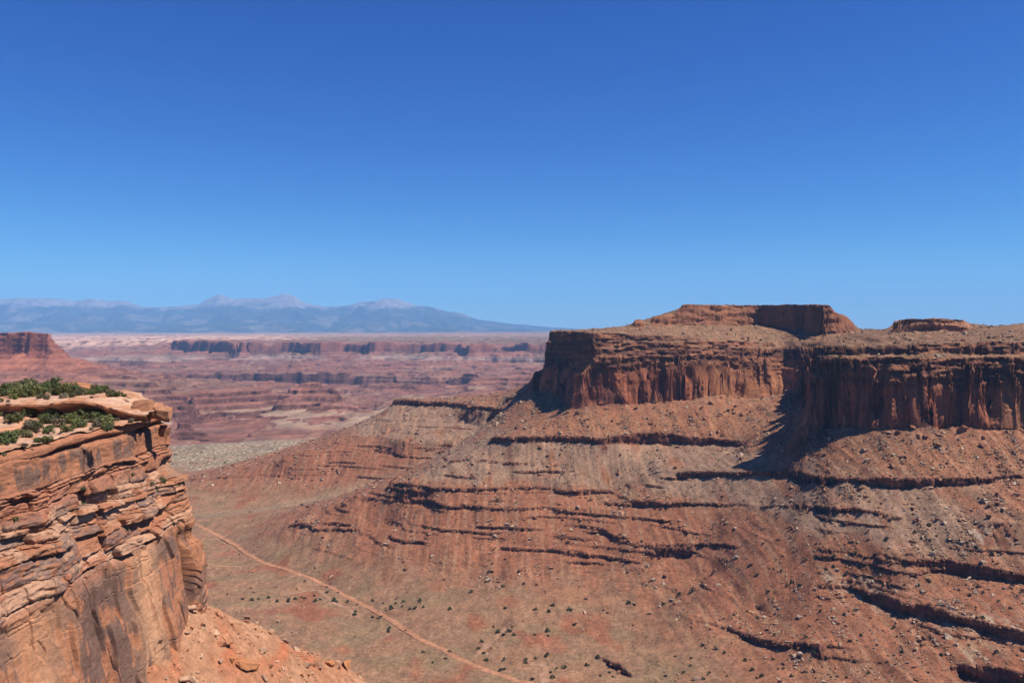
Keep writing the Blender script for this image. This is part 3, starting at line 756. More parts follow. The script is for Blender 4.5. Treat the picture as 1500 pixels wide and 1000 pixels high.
_pj = (SS_ + 2.5 * pn2(ZZ / 7, SS_ / 40, 158) + 1.5 * pn2(SS_ / 8, ZZ / 5, 157)) / 8.5
_pi = np.floor(_pj).astype(np.int64)
zw = zw + (hash2(_pi & 255, _pi * 0 + 2) - 0.5) * 2.2 * ss(-27.5, -30, ZZ) * (1 - ss(-47, -51, ZZ) * 0.5)
zw = zw + 0.045 * (SS_ - 150) * ss(-30, -34, ZZ) * (1 - ss(-42, -46, ZZ))
# bed boundaries: thick massive bands above and below, thin broken beds between
bz = [-10, -15.0, -16.4, -19.0, -20.6, -22.6]
z = -28.3; bz.append(z)
while z > -46:
    z -= rs.choice([0.6, 1.1, 1.8, 2.7, 3.8], p=[.20, .24, .26, .18, .12]); bz.append(z)
bz += [-49.2, -52.5, -68, -90, -125]
bz = np.array(bz)
kb = np.searchsorted(-bz, -zw) - 1
kb = np.clip(kb, 0, len(bz) - 2)
zt, zb = bz[kb], bz[kb + 1]
thick = zt - zb
fb = np.clip((zt - zw) / thick, 0, 1)                     # 0 at the top of its bed
massive = (thick > 4).astype(np.float32)
thin = ss(-27.8, -28.6, zw) * ss(-47.5, -45.5, zw)
tl1, tl2, tl3 = (hash2(kb, kb * 0 + 40) - .5), 0, 0
Lb = np.where(massive > 0, 19.0, 2.2 + 6.5 * hash2(kb, kb * 0 + 3))
jj = (SS_ + 1.2 * pn2(SS_ / 5, ZZ / 3, 162)) / Lb + 7.3 * hash2(kb, kb * 0 + 9)
jb = np.floor(jj); fj = jj - jb
blk = hash2(kb, jb.astype(np.int64) & 255, 5)
calm = ss(-0.15, 0.2, fbm2(SS_ / 26, zw / 7, 2, 159))          # stretches where the beds are worn smooth
prot = (blk - 0.5) * (1.9 * thin * (1 - 0.75 * calm) + 0.7 * massive) + (hash2(kb, kb * 0 + 21) - 0.5) * 1.3 * thin * (1 - 0.6 * calm)
ji = jb.astype(np.int64) & 255
prot = prot + ((hash2(kb, ji, 51) - 0.5) * (fj - 0.5) * 1.9 + (hash2(kb, ji, 52) - 0.4) * (fb - 0.5) * 1.3 * np.clip(thick / 1.4, .3, 1.5)) * thin * (1 - 0.6 * calm)
cave = (hash2(kb, ji, 53) > 0.93) & (thick > 0.8) & (thin > 0.5)
prot = prot - 1.6 * cave
dj = np.minimum(fj, 1 - fj) * Lb
crk = ss(-0.1, 0.35, pn2(SS_ / 9, kb * 3.1, 163))
dbt = np.minimum(zt - zw, zw - zb)
low = ss(-46, -49, ZZ)
Dp = prot - 0.8 * np.exp(-(dj / 0.14) ** 2) * (0.3 + 0.7 * thin)
Dp = Dp - (0.10 + 0.75 * crk) * (1 - 0.6 * low) * np.exp(-(dbt / 0.12) ** 2) * ss(-21, -23, ZZ)
Dp += -0.16 * (1 - np.minimum(1, dbt / 0.35)) * thin
low = ss(-46, -49, ZZ)
Dp += (1 - 0.7 * low) * (0.45 * fbm2(SS_ / 7, zw / 3.2, 3, 164) + 0.15 * fbm2(SS_ / 1.6, zw / 0.7, 2, 165)) * (1 - 0.5 * (ZZ > -28.3))
Dp += thin * 0.25 * pn2(SS_ / 11, zw / 0.8, 166)
# hollow under the lip
hol = np.exp(-((zw + 22.9) / 0.45) ** 2) * ss(0.05, 0.4, pn2(SS_ / 15, SS_ * 0, 167) + 0.25)
Dp -= hol * 1.7
# lower wall: panels, peeling slabs, long open joints
pp = fbm2(SS_ / 10 + 0.25 * pn2(SS_ / 20, ZZ / 15, 168), ZZ / 42, 2, 169) * 2.4
ppf = np.floor(pp); cor = 1 - 0.85 * ss(202.3, 204, SS_)
Dp += cor * low * (ppf + ss(0.42, 0.58, pp - ppf)) * 0.85
Dp += low * 1.3 * fbm2(SS_ / 22, ZZ / 18, 2, 170)
jn = pn2(SS_ / 8.5 + 0.012 * (ZZ + 50), ZZ / 70, 171)
cb = pn2(SS_ / 3.2, ZZ / 6.5, 186) * 2.6; cb = np.floor(cb) + ss(0.42, 0.58, cb - np.floor(cb)); Dp += (1 - cor) * low * cb * 0.5
Dp -= cor * low * 1.1 * np.exp(-(jn / 0.022) ** 2) * ss(-0.2, 0.2, pn2(SS_ / 30, ZZ / 14, 172))
# open cleft and a leaning pillar at the corner
cl_s = 202.6 + 0.035 * (ZZ + 60)
Dp -= 3.4 * np.exp(-((SS_ - cl_s) / 0.45) ** 2) * ss(-44, -50, ZZ) * (1 - ss(-69, -75, ZZ) * 0.8)
Dp += 2.0 * ss(203.2, 204.4, SS_) * ss(-50.5, -53, ZZ) * (1 - 0.75 * ss(-60, -70, ZZ))
Dp += 1.3 * ss(196, 199, SS_) * ss(-33, -36, ZZ) * (1 - ss(-47, -50, ZZ)) * ss(199, 204, SS_)
Dp -= 2.4 * np.exp(-((SS_ - 197.5) / 0.5) ** 2) * ss(-24.5, -22.5, ZZ) * up[None, :]
Dp -= 1.5 * np.exp(-((ZZ + 20.5 - 0.3 * (SS_ - 198)) / 0.45) ** 2) * ss(194, 197, SS_)
tuck = np.interp(t_[:, 0] * 100, [0, 0.35, 0.8, 1.5, 100], [-1.6, -0.75, -0.3, 0, 0])[:, None]
off = lean + Dp * np.interp(t_[:, 0] * 100, [0, 1.2, 3, 100], [0, 0.25, 1, 1])[:, None] + tuck + (xlip(SS_) - base_x) * (1 - ss(YC - 4, YC, SS_))
FX = px_[None, :] + nx_[None, :] * off; FY = py_[None, :] + ny_[None, :] * off
FV = np.stack([FX, FY, ZZ], -1).astype(np.float32)
fc = np.zeros(FV.shape, np.float32) + C(.375, .170, .097)
m1 = fbm2(SS_ / 12, zw / 5, 4, 180); m2 = fbm2(SS_ / 2.5, zw / 0.9, 3, 181)
fc = mixc(fc, C(.46, .275, .185), thin * ss(-0.1, 0.35, m1 + 0.25 * m2 + (hash2(kb, kb * 0 + 31) - 0.4)))
fc = mixc(fc, C(.37, .160, .095), ss(0.0, 0.5, -m1) * 0.7)
drip = fbm2(SS_ / 1.5, ZZ / 16, 3, 182)
vmask = fbm2(SS_ / 9, ZZ / 13, 3, 183)
vz = np.maximum(np.exp(-((zw + 25.5) / 2.6) ** 4), low)
varnish = ss(0.0, 0.16, vmask + 0.38 * drip + 0.04 + low * (0.10 + 0.16 * (1 - ss(172, 182, SS_)))) * vz * (1 - ss(202, 205, SS_) * ss(-30, -40, ZZ))
fc = mixc(fc, C(.150, .100, .085), varnish * 0.85)
vb = thin * (hash2(kb, jb.astype(np.int64) & 255, 77) > 0.72) * ss(-0.2, 0.2, m2 + 0.15)
fc = mixc(fc, C(.185, .125, .110), vb * 0.8)
fc = mixc(fc, C(.365, .160, .098), thin * ss(-33.5, -31.5, ZZ) * 0.7)
pale = low * np.exp(-((SS_ - 183 - 0.25 * (ZZ + 50)) / 6.5) ** 2) * ss(-0.7, 0.0, drip * 0.6)
fc = mixc(fc, C(.53, .30, .175), pale * 0.95)
fc = mixc(fc, C(.50, .265, .150), low * np.exp(-((SS_ - 143 - 0.3 * (ZZ + 50)) / 7) ** 2) * 0.8)
fc = mixc(fc, C(.44, .22, .115), ss(YC - 10, YC - 2, SS_) * ss(-30, -34, ZZ) * 0.3)
fc = mixc(fc, C(.19, .115, .09), ss(202, 204, SS_) * ss(-47, -50, ZZ) * ss(0.0, 0.2, fbm2(SS_ / 3.5, ZZ / 9, 3, 185)) * 0.75)
fc *= (1 + 0.12 * m2)[..., None]
mesh_np('rim_hill', FV.reshape(-1, 3), grid_faces(*FV.shape[:2])[:, ::-1], M_RIM, col=np.clip(fc, .02, .8).reshape(-1, 3), kind='structure', smooth=False)

# slope of fallen rock below the cliff
def ztal(x, y):
    x = np.asarray(x, float); y = np.asarray(y, float)
    d = -(x + 75.7) * .68 + (y - 215) * .73 + 2.2 * fbm2(x / 16, y / 16, 3, 190)
    z = -65.8 - 1.07 * (x + 75.7) + 0.107 * (y - 215)
    z = z - 0.9 * (np.sqrt((d + 1) ** 2 + 9) + d + 1)
    return z + 1.3 * fbm2(x / 14, y / 14, 4, 191) + 0.25 * fbm2(x / 2.6, y / 2.6, 3, 192)
tx_, ty_ = np.meshgrid(np.linspace(-96, 40, 420), np.linspace(95, 345, 560))
TZ = ztal(tx_, ty_)
tcol = np.zeros(TZ.shape + (3,), np.float32) + C(.390, .200, .115)
k1 = fbm2((tx_ + ty_ * 0.3) / 9, (ty_ - tx_ * 0.3) / 22, 4, 193)
tcol = mixc(tcol, C(.420, .155, .078), ss(0.1, 0.45, k1) * np.exp(-((tx_ + 69 - 0.42 * (ty_ - 200)) / 6) ** 2) * 1.0)
tcol = mixc(tcol, C(.44, .250, .150), ss(-0.1, 0.4, -k1) * 0.7)
tcol *= (1 + 0.2 * fbm2(tx_ / 1.7, ty_ / 1.7, 3, 194))[..., None]
M_TAL = rock_mat('fallen_rock_soil', [(0.5, (1, 1, 1), 0.8), (2.5, (1, 1, 1), 1.0)], 0.32, 0.6, 0.25)
mesh_np('talus_hill', np.stack([tx_, ty_, TZ], -1).reshape(-1, 3), grid_faces(*TZ.shape), M_TAL, col=np.clip(tcol, .02, .8).reshape(-1, 3), kind='structure')

# ------------------------------------------------------------------ rocks
random.seed(4)
def hull(rng, sx, sy, sz, n=14, chip=0.75):
    bm = bmesh.new()
    for _ in range(n):
        p = np.array([rng.uniform(-1, 1) for _ in range(3)])
        p = p / max(abs(p)) * rng.uniform(chip, 1)
        bm.verts.new((p[0] * sx, p[1] * sy, p[2] * sz))
    r = bmesh.ops.convex_hull(bm, input=bm.verts)
    bmesh.ops.delete(bm, geom=[g for g in r['geom_interior'] if isinstance(g, bmesh.types.BMVert)], context='VERTS')
    bmesh.ops.triangulate(bm, faces=bm.faces)
    return bm

def rubble(name, pos, size, cols, mat, squash=0.7, seed=1):
    """one mesh of very many small stones"""
    rng = np.random.RandomState(seed); rr = random.Random(seed)
    T = []
    for k in range(6):
        bm = hull(rr, 1, rr.uniform(.6, 1), squash * rr.uniform(.7, 1.2), 9)
        bm.verts.index_update()
        T.append((np.array([v.co[:] for v in bm.verts]), np.array([[v.index for v in f.verts] for f in bm.faces]))); bm.free()
    kind = rng.randint(0, 6, len(pos)); Vs, Fs, Cs, o = [], [], [], 0
    for k in range(6):
        m = kind == k; p, s, c = pos[m], size[m], cols[m]
        v, f = T[k]; a = rng.rand(len(p)) * 6.28; ca, sa = np.cos(a)[:, None], np.sin(a)[:, None]
        vx = (v[None, :, 0] * ca - v[None, :, 1] * sa) * s[:, None]; vy = (v[None, :, 0] * sa + v[None, :, 1] * ca) * s[:, None]
        vz = v[None, :, 2] * s[:, None]
        V = np.stack([vx, vy, vz], -1) + p[:, None]
        Vs.append(V.reshape(-1, 3)); Cs.append(np.repeat(c, len(v), 0))
        Fs.append((f[None] + (np.arange(len(p)) * len(v))[:, None, None]).reshape(-1, 3) + o); o += len(p) * len(v)
    return mesh_np(name, np.concatenate(Vs), np.concatenate(Fs), mat, col=np.concatenate(Cs), kind='stuff', smooth=False)

rng = np.random.RandomState(5)
# on the big slopes: pick cells of the sheet, more where talus lies
def pick(n, weight):
    w = weight.reshape(-1); c = np.cumsum(w); idx = np.searchsorted(c, rng.rand(n) * c[-1])
    p = P.reshape(-1, 3)[np.clip(idx, 0, len(w) - 1)].astype(float)
    return p
PX = (u * F + CX)[None, :] + 0 * P[..., 0]
Xp, Yp, Zp = P[..., 0], P[..., 1], P[..., 2]
area = np.ones_like(Zp); area[1:] = np.clip(np.diff(Yp, axis=0), 0, 3) * Yp[1:] / 1500
flatn = ss(0.55, 0.75, n[..., 2])
clump = ss(-0.1, 0.5, fbm2(Xp / 70, Yp / 70, 3, 200))
streak = ss(-0.1, 0.5, fbm2(Xp / 18, Yp / 140, 3, 201))
onslope = ss(-372, -345, Zp)
wt = area * flatn * (1 - 0.75 * ss(-80, -40, Zp)) * (onslope * (0.13 + 1.5 * clump * streak) + (1 - onslope) * 0.10 * clump) * (1 + 1.2 * (np.exp(-((Zp + 170) / 25) ** 2)))
p1 = pick(110000, wt * (1 + 1.3 * ss(1080, 1200, PX))); s1 = 0.6 + rng.pareto(2.6, len(p1)) * 0.6; s1 = np.clip(s1, 0.3, 4.5)
c1 = np.where((rng.rand(len(p1)) < 0.45)[:, None], C(.44, .34, .25), np.where((rng.rand(len(p1)) < 0.5)[:, None], C(.36, .19, .11), C(.20, .095, .062))) * (0.8 + 0.4 * rng.rand(len(p1)))[:, None]
p1[:, 2] += s1 * 0.2
rubble('talus_rubble', p1, s1, c1, M_MESA, seed=2)
# blocks on the white bench
wtb = area * wr * flatn * ss(-0.1, 0.3, fbm2(Xp / 40, Yp / 60, 3, 203))
p3 = pick(5000, wtb); s3 = 1.0 + rng.pareto(3, len(p3)) * 1.4; s3 = np.clip(s3, .8, 6)
rubble('bench_rubble', p3, s3, np.where((rng.rand(len(p3)) < .5)[:, None], C(.50, .43, .32), C(.10, .11, .06)) + 0 * p3, M_MESA, .5, seed=6)
# blocks that lean out along the broken edges of the ledges
stp = 1 - ss(0.35, 0.75, n[..., 2])
edge = np.zeros(stp.shape, bool)
edge[:-4] = (stp[:-4] > 0.3) & (stp[2:-2] < 0.3) & (stp[4:] < 0.3)
edge &= (mesa < 0.5) & (Zp > -392) & (rng.rand(*edge.shape) < 0.45) & (Yp > 680)
pe = P[edge].astype(float); se = np.clip(1.2 + rng.pareto(3.0, len(pe)) * 1.2, .9, 4.5) * np.clip(pe[:, 1] / 1350, .7, 1.4)
pe[:, 1] -= se * rng.uniform(0.1, 0.7, len(pe)); pe[:, 2] -= se * rng.uniform(0.0, 0.35, len(pe))
ce = np.where((rng.rand(len(pe)) < .6)[:, None], C(.235, .108, .070), C(.34, .185, .115)) * (0.75 + 0.5 * rng.rand(len(pe)))[:, None]
rubble('ledge_rubble', pe, se, ce, M_MESA, .55, seed=7)
# scrub
floorw = 1 - onslope
ws = area * flatn * (floorw * (0.15 + 1.0 * ss(-0.05, 0.4, fbm2(Xp / 60, Yp / 60, 3, 204))) + onslope * 0.30 * ss(900, 1300, PX) * (Zp < -195) + 1.5 * (ss(-60, -30, Zp) * ss(790, 830, PX)))
p2 = pick(11000, ws); s2 = 0.35 + rng.pareto(3.0, len(p2)) * 0.40; s2 = np.clip(s2, .3, 2.0); s2 *= np.where(p2[:, 2] > -60, 1.7, 1)
c2 = np.where((rng.rand(len(p2)) < .6)[:, None], C(.075, .085, .045), C(.14, .125, .075)) * (0.7 + 0.6 * rng.rand(len(p2)))[:, None]
p2[:, 2] += s2 * 0.35
M_SCRUB = rock_mat('dry_scrub', [(1.5, (1, 1, 1), 1.0)], 0.3, 0.0)
rubble('desert_scrub', p2, s2, c2, M_SCRUB, .75, seed=3)
# stones of the near slope
n4 = 30000
q = np.stack([rng.uniform(-84, 20, n4), rng.uniform(100, 335, n4)], 1)
keep = rng.rand(n4) < 0.25 + 0.75 * ss(-0.2, 0.4, fbm2(q[:, 0] / 13, q[:, 1] / 13, 3, 205))
q = q[keep]; s4 = np.clip(0.12 + rng.pareto(1.9, len(q)) * 0.17, .1, 1.5)
p4 = np.concatenate([q, ztal(q[:, 0], q[:, 1])[:, None] + s4[:, None] * 0.25], 1)
c4 = np.where((rng.rand(len(q)) < .6)[:, None], C(.44, .215, .120), C(.50, .33, .22)) * (0.7 + 0.5 * rng.rand(len(q)))[:, None]
rubble('slope_rubble', p4, s4, c4, M_TAL, .6, seed=4)

# single boulders
def label(o, text, cat, group=None):
    o['label'] = text; o['category'] = cat
    if group: o['group'] = group
    return o

def boulder(name, at, dims, tint, mat, seed, rot=(0, 0, 0), npts=16, sink=0.25, layers=0):
    rr = random.Random(seed)
    bm = hull(rr, dims[0] / 2, dims[1] / 2, dims[2] / 2, npts, 0.82)
    bmesh.ops.subdivide_edges(bm, edges=bm.edges, cuts=2, use_grid_fill=True)
    s = max(dims)
    co = np.array([v.co[:] for v in bm.verts])
    nn = fbm3(co[:, 0] / s * 3, co[:, 1] / s * 3, co[:, 2] / s * (9 if layers else 3), 3, seed % 40)
    bm.normal_update()
    for v, k in zip(bm.verts, nn): v.co += v.normal * float(k) * s * 0.05
    bm.verts.index_update()
    V = np.array([v.co[:] for v in bm.verts]); bmesh.ops.triangulate(bm, faces=bm.faces)
    Fc = np.array([[v.index for v in f.verts] for f in bm.faces]); bm.free()
    c = np.array(tint)[None] * (1 + 0.25 * fbm3(V[:, 0] / s * 4, V[:, 1] / s * 4, V[:, 2] / s * 8, 2, 9)[:, None]) + 0 * V
    o = mesh_np(name, V, Fc, mat, col=np.clip(c, .02, .8), smooth=False)
    o.rotation_euler = rot; o.location = Vector(at) + Vector((0, 0, dims[2] * (0.5 - sink)))
    return o

def tal_at(px, py):
    uu, v = (px - CX) / F, (HY - py) / F
    ys = np.linspace(100, 340, 1500); h = ztal(uu * ys, ys); k = int(np.argmax(h >= v * ys))
    return (uu * ys[k], ys[k], float(h[k]))
OR, PK, PU = (.45, .205, .095), (.50, .29, .18), (.25, .135, .105)
TB = [(361,976,6.2,4.2,1.7,OR,'large flat orange slab, the biggest block lying on the near rock slope'),
      (340,968,1.5,1.3,1.2,OR,'small orange block just left of the large flat slab on the near slope'),
      (354,979,1.3,1.0,.9,PK,'pale angular block touching the left end of the large flat slab'),
      (327,865,2.6,1.4,1.0,PK,'pale slab on the crest of the near slope beside the cliff foot'),
      (397,928,1.9,1.5,1.3,PK,'pale upright block on the middle of the near slope crest'),
      (430,919,2.6,2.0,1.3,OR,'tilted orange block with dark shadow on the near slope crest'),
      (436,945,4.6,3.2,2.4,PU,'broad purple grey boulder on the crest of the near slope'),
      (458,946,1.5,1.3,1.1,PU,'small purple boulder right of the broad purple grey boulder'),
      (606/1.0-100,976,3.4,2.6,2.2,OR,'rounded orange boulder, last one low on the near slope crest'),
      (497,958,3.0,2.4,2.4,OR,'pale topped boulder with a deep dark hollow below the slope crest'),
      (466,977,2.8,2.2,2.0,PK,'pinkish block, leftmost of the three blocks low on the near slope'),
      (484,974,2.8,2.2,1.7,OR,'orange block, middle of the three blocks low on the near slope'),
      (495,975,3.0,2.1,1.6,PK,'pink slab, rightmost of the three blocks low on the near slope'),
      (392,903,3.2,1.3,.8,PK,'long low pale slab along the crest of the near slope'),
      (383,957,1.2,.8,.6,PK,'little pale flat stone above the large flat slab'),
      (443,990,1.8,1.2,.9,OR,'tilted orange stone near the foot of the near slope')]
for i, (a, b, dx, dy, dz, t, lb) in enumerate(TB):
    o = boulder('boulder', tal_at(a, b), (dx, dy, dz), t, M_RIM, 30 + i, (0.35 * math.sin(i), 0.25 + 0.2 * math.cos(i * 2), 0.6 + i * 0.9), sink=0.2, layers=1)
    label(o, lb, 'boulder')
MB = [(1041,590,9),(1067,600,8),(1075,604,7),(1087,607,8),(1052,631,8),(1013,616,6),(845,605,10),(855,618,6),(814,573,9),(897,615,6),(955,619,6),(958,596,7),(931,597,8),(909,664,6),(905,692,7),(982,650,5),(1054,608,5),(1337,626,9),(1355,640,8),(1374,652,9),(1440,640,7),(1316,633,8),(1410,629,14),(1291,655,5),(1095,650,6)]
for i, (a, b, s) in enumerate(MB):
    o = boulder('boulder', ground_at(a, b + 2), (s, s * .8, s * .8), (.33, .155, .085) if i % 3 else (.25, .11, .07), M_MESA, 70 + i, (0.3 * math.sin(i * 3), 0.3 * math.cos(i), i * 1.3))
    label(o, ('reddish boulder fallen on the talus under the left mesa wall' if a < 1150 else 'brown boulder fallen on the talus under the right mesa wall'), 'boulder', 'boulders under the left mesa wall' if a < 1150 else 'boulders under the right mesa wall')
p = ground_at(1237, 622)
o = boulder('rock_spire', p, (8, 8, 19), (.36, .165, .09), M_MESA, 99, (0, 0, .4), 22, 0.1)
label(o, 'small sunlit rock spire standing before the dark mesa wall', 'rock spire')
for i, (a, b, yy, dd, t) in enumerate([(211,597,197,(5.2,4.4,3.6),'cracked orange caprock block, innermost of the three at the cliff corner'),(228,601,198,(3.6,4.0,4.0),'cracked caprock block, middle one of the three at the cliff corner'),(241,606,198,(3.4,3.8,3.4),'jutting dark sided caprock block at the very tip of the cliff corner'),(241,631,199,(2.6,3.0,2.8),'undercut orange block below the jutting caprock at the cliff corner')]):
    o = boulder('caprock_block', ((a - CX) / F * yy, yy, (HY - b) / F * yy), dd, (.40, .20, .118), M_RIM, 140 + i, (0.05, 0.06 * (i - 1), 0.15 * i), 30, 0.5, 1)
    label(o, t, 'rock block')
o = boulder('boulder', (135 * 0 + (115 - CX) / F * 224, 224, float(ztier((115 - CX) / F * 224, 224))), (8.5, 5, 3.6), (.48, .225, .12), M_RIM, 111, (0, .05, .2), 26, 0.25, 1)
label(o, 'rounded orange sandstone boulder among junipers on the upper bench', 'boulder')

# ------------------------------------------------------------------ junipers and shrubs
def leaf_mat(name, c0, c1):
    m = bpy.data.materials.new(name); m.use_nodes = True
    nt = m.node_tree; b = nt.nodes['Principled BSDF']; b.inputs['Roughness'].default_value = 0.8
    b.inputs['Specular IOR Level'].default_value = 0.1
    at = nt.nodes.new('ShaderNodeAttribute'); at.attribute_name = 'tint'
    oi = nt.nodes.new('ShaderNodeObjectInfo')
    mr = nt.nodes.new('ShaderNodeMapRange'); mr.inputs['To Min'].default_value = 0.75; mr.inputs['To Max'].default_value = 1.3
    nt.links.new(oi.outputs['Random'], mr.inputs['Value'])
    mx = nt.nodes.new('ShaderNodeMix'); mx.data_type = 'RGBA'; mx.blend_type = 'MULTIPLY'; mx.inputs[0].default_value = 1
    nt.links.new(at.outputs['Color'], mx.inputs[6]); nt.links.new(mr.outputs[0], mx.inputs[7])
    nt.links.new(mx.outputs[2], b.inputs['Base Color'])
    return m
M_LEAF = leaf_mat('juniper_leaves', None, None)
M_BARK = rock_mat('juniper_bark', [(6.0, (1, 1, .3), 1.0)], 0.3, 0.3, 0.05)

def crown_arrays(rr, w, h, nclump, nleaf, leaf, tint, lowness=0.12):
    """small leaf faces gathered in clumps of uneven size"""
    V, Fc, Cc = [], [], []
    for _ in range(nclump):
        a = rr.rand() * 6.28; r = math.sqrt(rr.rand()) * 0.5 * w * 0.78
        cz = h * (lowness + 0.75 * rr.rand() * (1 - (r / (0.5 * w)) ** 2 * 0.6))
        cx, cy = math.cos(a) * r, math.sin(a) * r
        cr = rr.uniform(.16, .34) * w * 0.62
        tn = np.array(tint) * rr.uniform(.75, 1.25) * np.array((rr.uniform(.9, 1.15), 1, rr.uniform(.8, 1.1)))
        k = nleaf
        d = rr.normal(size=(k, 3)); d /= np.linalg.norm(d, axis=1)[:, None]
        p = np.array((cx, cy, cz)) + d * (cr * rr.uniform(.25, 1.1, (k, 1))) * np.array((1, 1, .8))
        p[:, 2] = np.maximum(p[:, 2], 0.03 * h)
        t1 = np.cross(d, rr.normal(size=(k, 3))); t1 /= np.linalg.norm(t1, axis=1)[:, None] + 1e-6
        t2 = np.cross(d, t1) + 0.5 * d * rr.uniform(-1, 1, (k, 1))
        s = leaf * rr.uniform(.6, 1.4, (k, 1))
        q = np.stack([p - t1 * s, p - t2 * s * .7, p + t1 * s, p + t2 * s * .9], 1)
        o = sum(len(x) for x in V)
        V.append(q.reshape(-1, 3)); Fc.append(np.arange(k * 4).reshape(-1, 4) + o)
        Cc.append(np.repeat(tn[None] * rr.uniform(.8, 1.2, (k, 1)), 4, 0))
    return np.concatenate(V), np.concatenate(Fc), np.clip(np.concatenate(Cc), .01, .5)

def tube_mesh(chains):
    V, Fc = [], []
    for pts, rad in chains:
        o = sum(len(x) for x in V); k = 7; ring = []
        for (p, r) in zip(pts, rad):
            a = np.arange(k) / k * 6.283
            ring.append(np.stack([p[0] + r * np.cos(a), p[1] + r * np.sin(a), np.full(k, p[2])], 1))
        V.append(np.concatenate(ring))
        for i in range(len(pts) - 1):
            for j in range(k):
                Fc.append((o + i * k + j, o + i * k + (j + 1) % k, o + (i + 1) * k + (j + 1) % k, o + (i + 1) * k + j))
    return np.concatenate(V), np.array(Fc)

def make_juniper(seed, w, h, tint):
    rr = np.random.RandomState(seed)
    root = bpy.data.objects.new('juniper_tree', None); COL.objects.link(root)
    v, f, c = crown_arrays(rr, w, h, 34, 75, 0.125, tint)
    mesh_np('crown', v, f, M_LEAF, parent=root, col=c, smooth=False)
    ch = []
    for k in range(4):
        a = rr.rand() * 6.28; pts = [(0, 0, -0.4)]
        for t in (0.25, 0.55, 0.85):
            pts.append((math.cos(a) * w * .3 * t + rr.uniform(-.12, .12), math.sin(a) * w * .3 * t + rr.uniform(-.12, .12), h * .75 * t))
        ch.append((pts, (.22, .15, .09, .04)))
    v, f = tube_mesh(ch)
    mesh_np('trunk', v, f, M_BARK, parent=root, col=np.zeros((len(v), 3)) + (.16, .12, .095))
    return root

def copy_tree(o):
    c = o.copy(); COL.objects.link(c)
    for k in o.children:
        d = k.copy(); COL.objects.link(d); d.parent = c
    return c
GREENS = [(.125, .155, .066), (.145, .172, .066), (.108, .142, .062), (.165, .172, .090), (.205, .190, .135)]
JUN = [make_juniper(300 + i, 4.6, 2.7 + 0.25 * i, GREENS[i]) for i in range(5)]
used = set()
def put_tree(k, loc, sc, rz, text, group):
    o = JUN[k] if k not in used else copy_tree(JUN[k])
    used.add(k)
    o.location = loc; o.scale = (sc, sc, sc * 1.0); o.rotation_euler = (0, 0, rz)
    label(o, text, 'tree', group)
    return o
def bench_at(px, py, upper=False):
    uu, v = (px - CX) / F, (HY - py) / F
    ys = np.linspace(190 if upper else 100, 250 if upper else 192, 1200)
    h = ztier(uu * ys, ys) if upper else zbench(uu * ys, ys)
    k = int(np.argmax(h >= v * ys)); 
    if k == 0 and h[0] < v * ys[0]: k = len(ys) - 20 if upper else len(ys) - 1
    return (uu * ys[k], ys[k], float(h[k]) - 0.1)
low_spots = [(18,619,30,1),(10,649,36,2),(19,641,30,0),(26,617,26,3),(43,606,34,0),(58,602,30,1),(68,601,24,2),(84,600,20,0),(92,602,18,1),(120,604,22,3),(44,628,26,4),(52,632,30,3),(70,620,38,0),(75,612,32,2),(72,635,26,2),(64,628,24,1),(40,641,22,3),(102,619,34,1),(116,625,34,0),(120,613,28,2),(92,610,22,1),(98,633,26,1),(104,632,18,0),(86,626,26,4),(146,613,36,0),(152,607,26,2),(153,623,36,1),(157,630,26,0),(143,626,24,4),(176,610,26,0),(183,614,26,1),(195,613,24,2),(201,614,14,3),(70,646,20,1),(57,648,22,0),(36,655,13,4),(6,667,10,3),(3,651,26,2),(50,653,8,4),(134,629,9,4),(135,618,14,3),(171,617,11,4),(193,618,12,4),(2,602,12,3),(24,601,22,3),(45,641,26,2),(28,638,26,0)]
for i, (a, b, wpx, k) in enumerate(low_spots):
    if i in (5, 8, 15, 20, 22, 30, 45): continue
    loc = bench_at(a, b); w = wpx / F * loc[1]
    small = wpx < 15
    t = ('low grey green tuft on the bare rock of the lower bench' if small else
         ('pale grey green juniper on the lower bench' if k == 4 else
          'rounded green juniper on the lower bench by the cliff edge' if a > 130 else 'bushy dark green juniper on the lower bench under the ledge'))
    put_tree(k, loc, w / 5.5, i * 2.1, t, {'l': 'low tufts on the lower bench', 'p': 'pale junipers on the lower bench', 'r': 'junipers near the cliff edge', 'b': 'junipers on the lower bench'}[t[0]])
up_spots = [(2,578,34,0),(12,575,30,2),(24,580,34,1),(25,573,30,0),(36,574,34,3),(45,579,40,1),(40,569,34,2),(30,566,30,0),(12,567,26,1),(55,576,34,0),(66,575,30,2),(62,569,26,0),(88,577,34,1),(80,568,34,2),(95,573,22,0),(104,573,34,1),(112,575,26,2),(118,578,24,3),(131,576,24,0),(140,574,26,2),(149,572,26,0),(60,582,16,3),(69,583,14,4),(93,582,16,4),(106,580,16,3),(20,583,16,1),(2,586,10,3),(12,587,8,4),(134,581,7,4),(162,578,20,3),(172,579,20,1),(181,579,12,0),(48,566,24,2),(70,566,22,1),(88,567,20,0)]
for i, (a, b, wpx, k) in enumerate(up_spots):
    loc = bench_at(a, b + 2, True); w = wpx / F * loc[1]
    small = wpx < 18
    t = 'small tuft beside the junipers of the upper bench' if small else ('low spreading juniper near the end of the upper bench' if a > 125 else 'dense green juniper in the grove on the upper bench')
    put_tree(k, loc, w / 5.4, i * 1.7 + .4, t, 'tufts on the upper bench' if small else ('junipers at the end of the upper bench' if a > 125 else 'grove on the upper bench'))
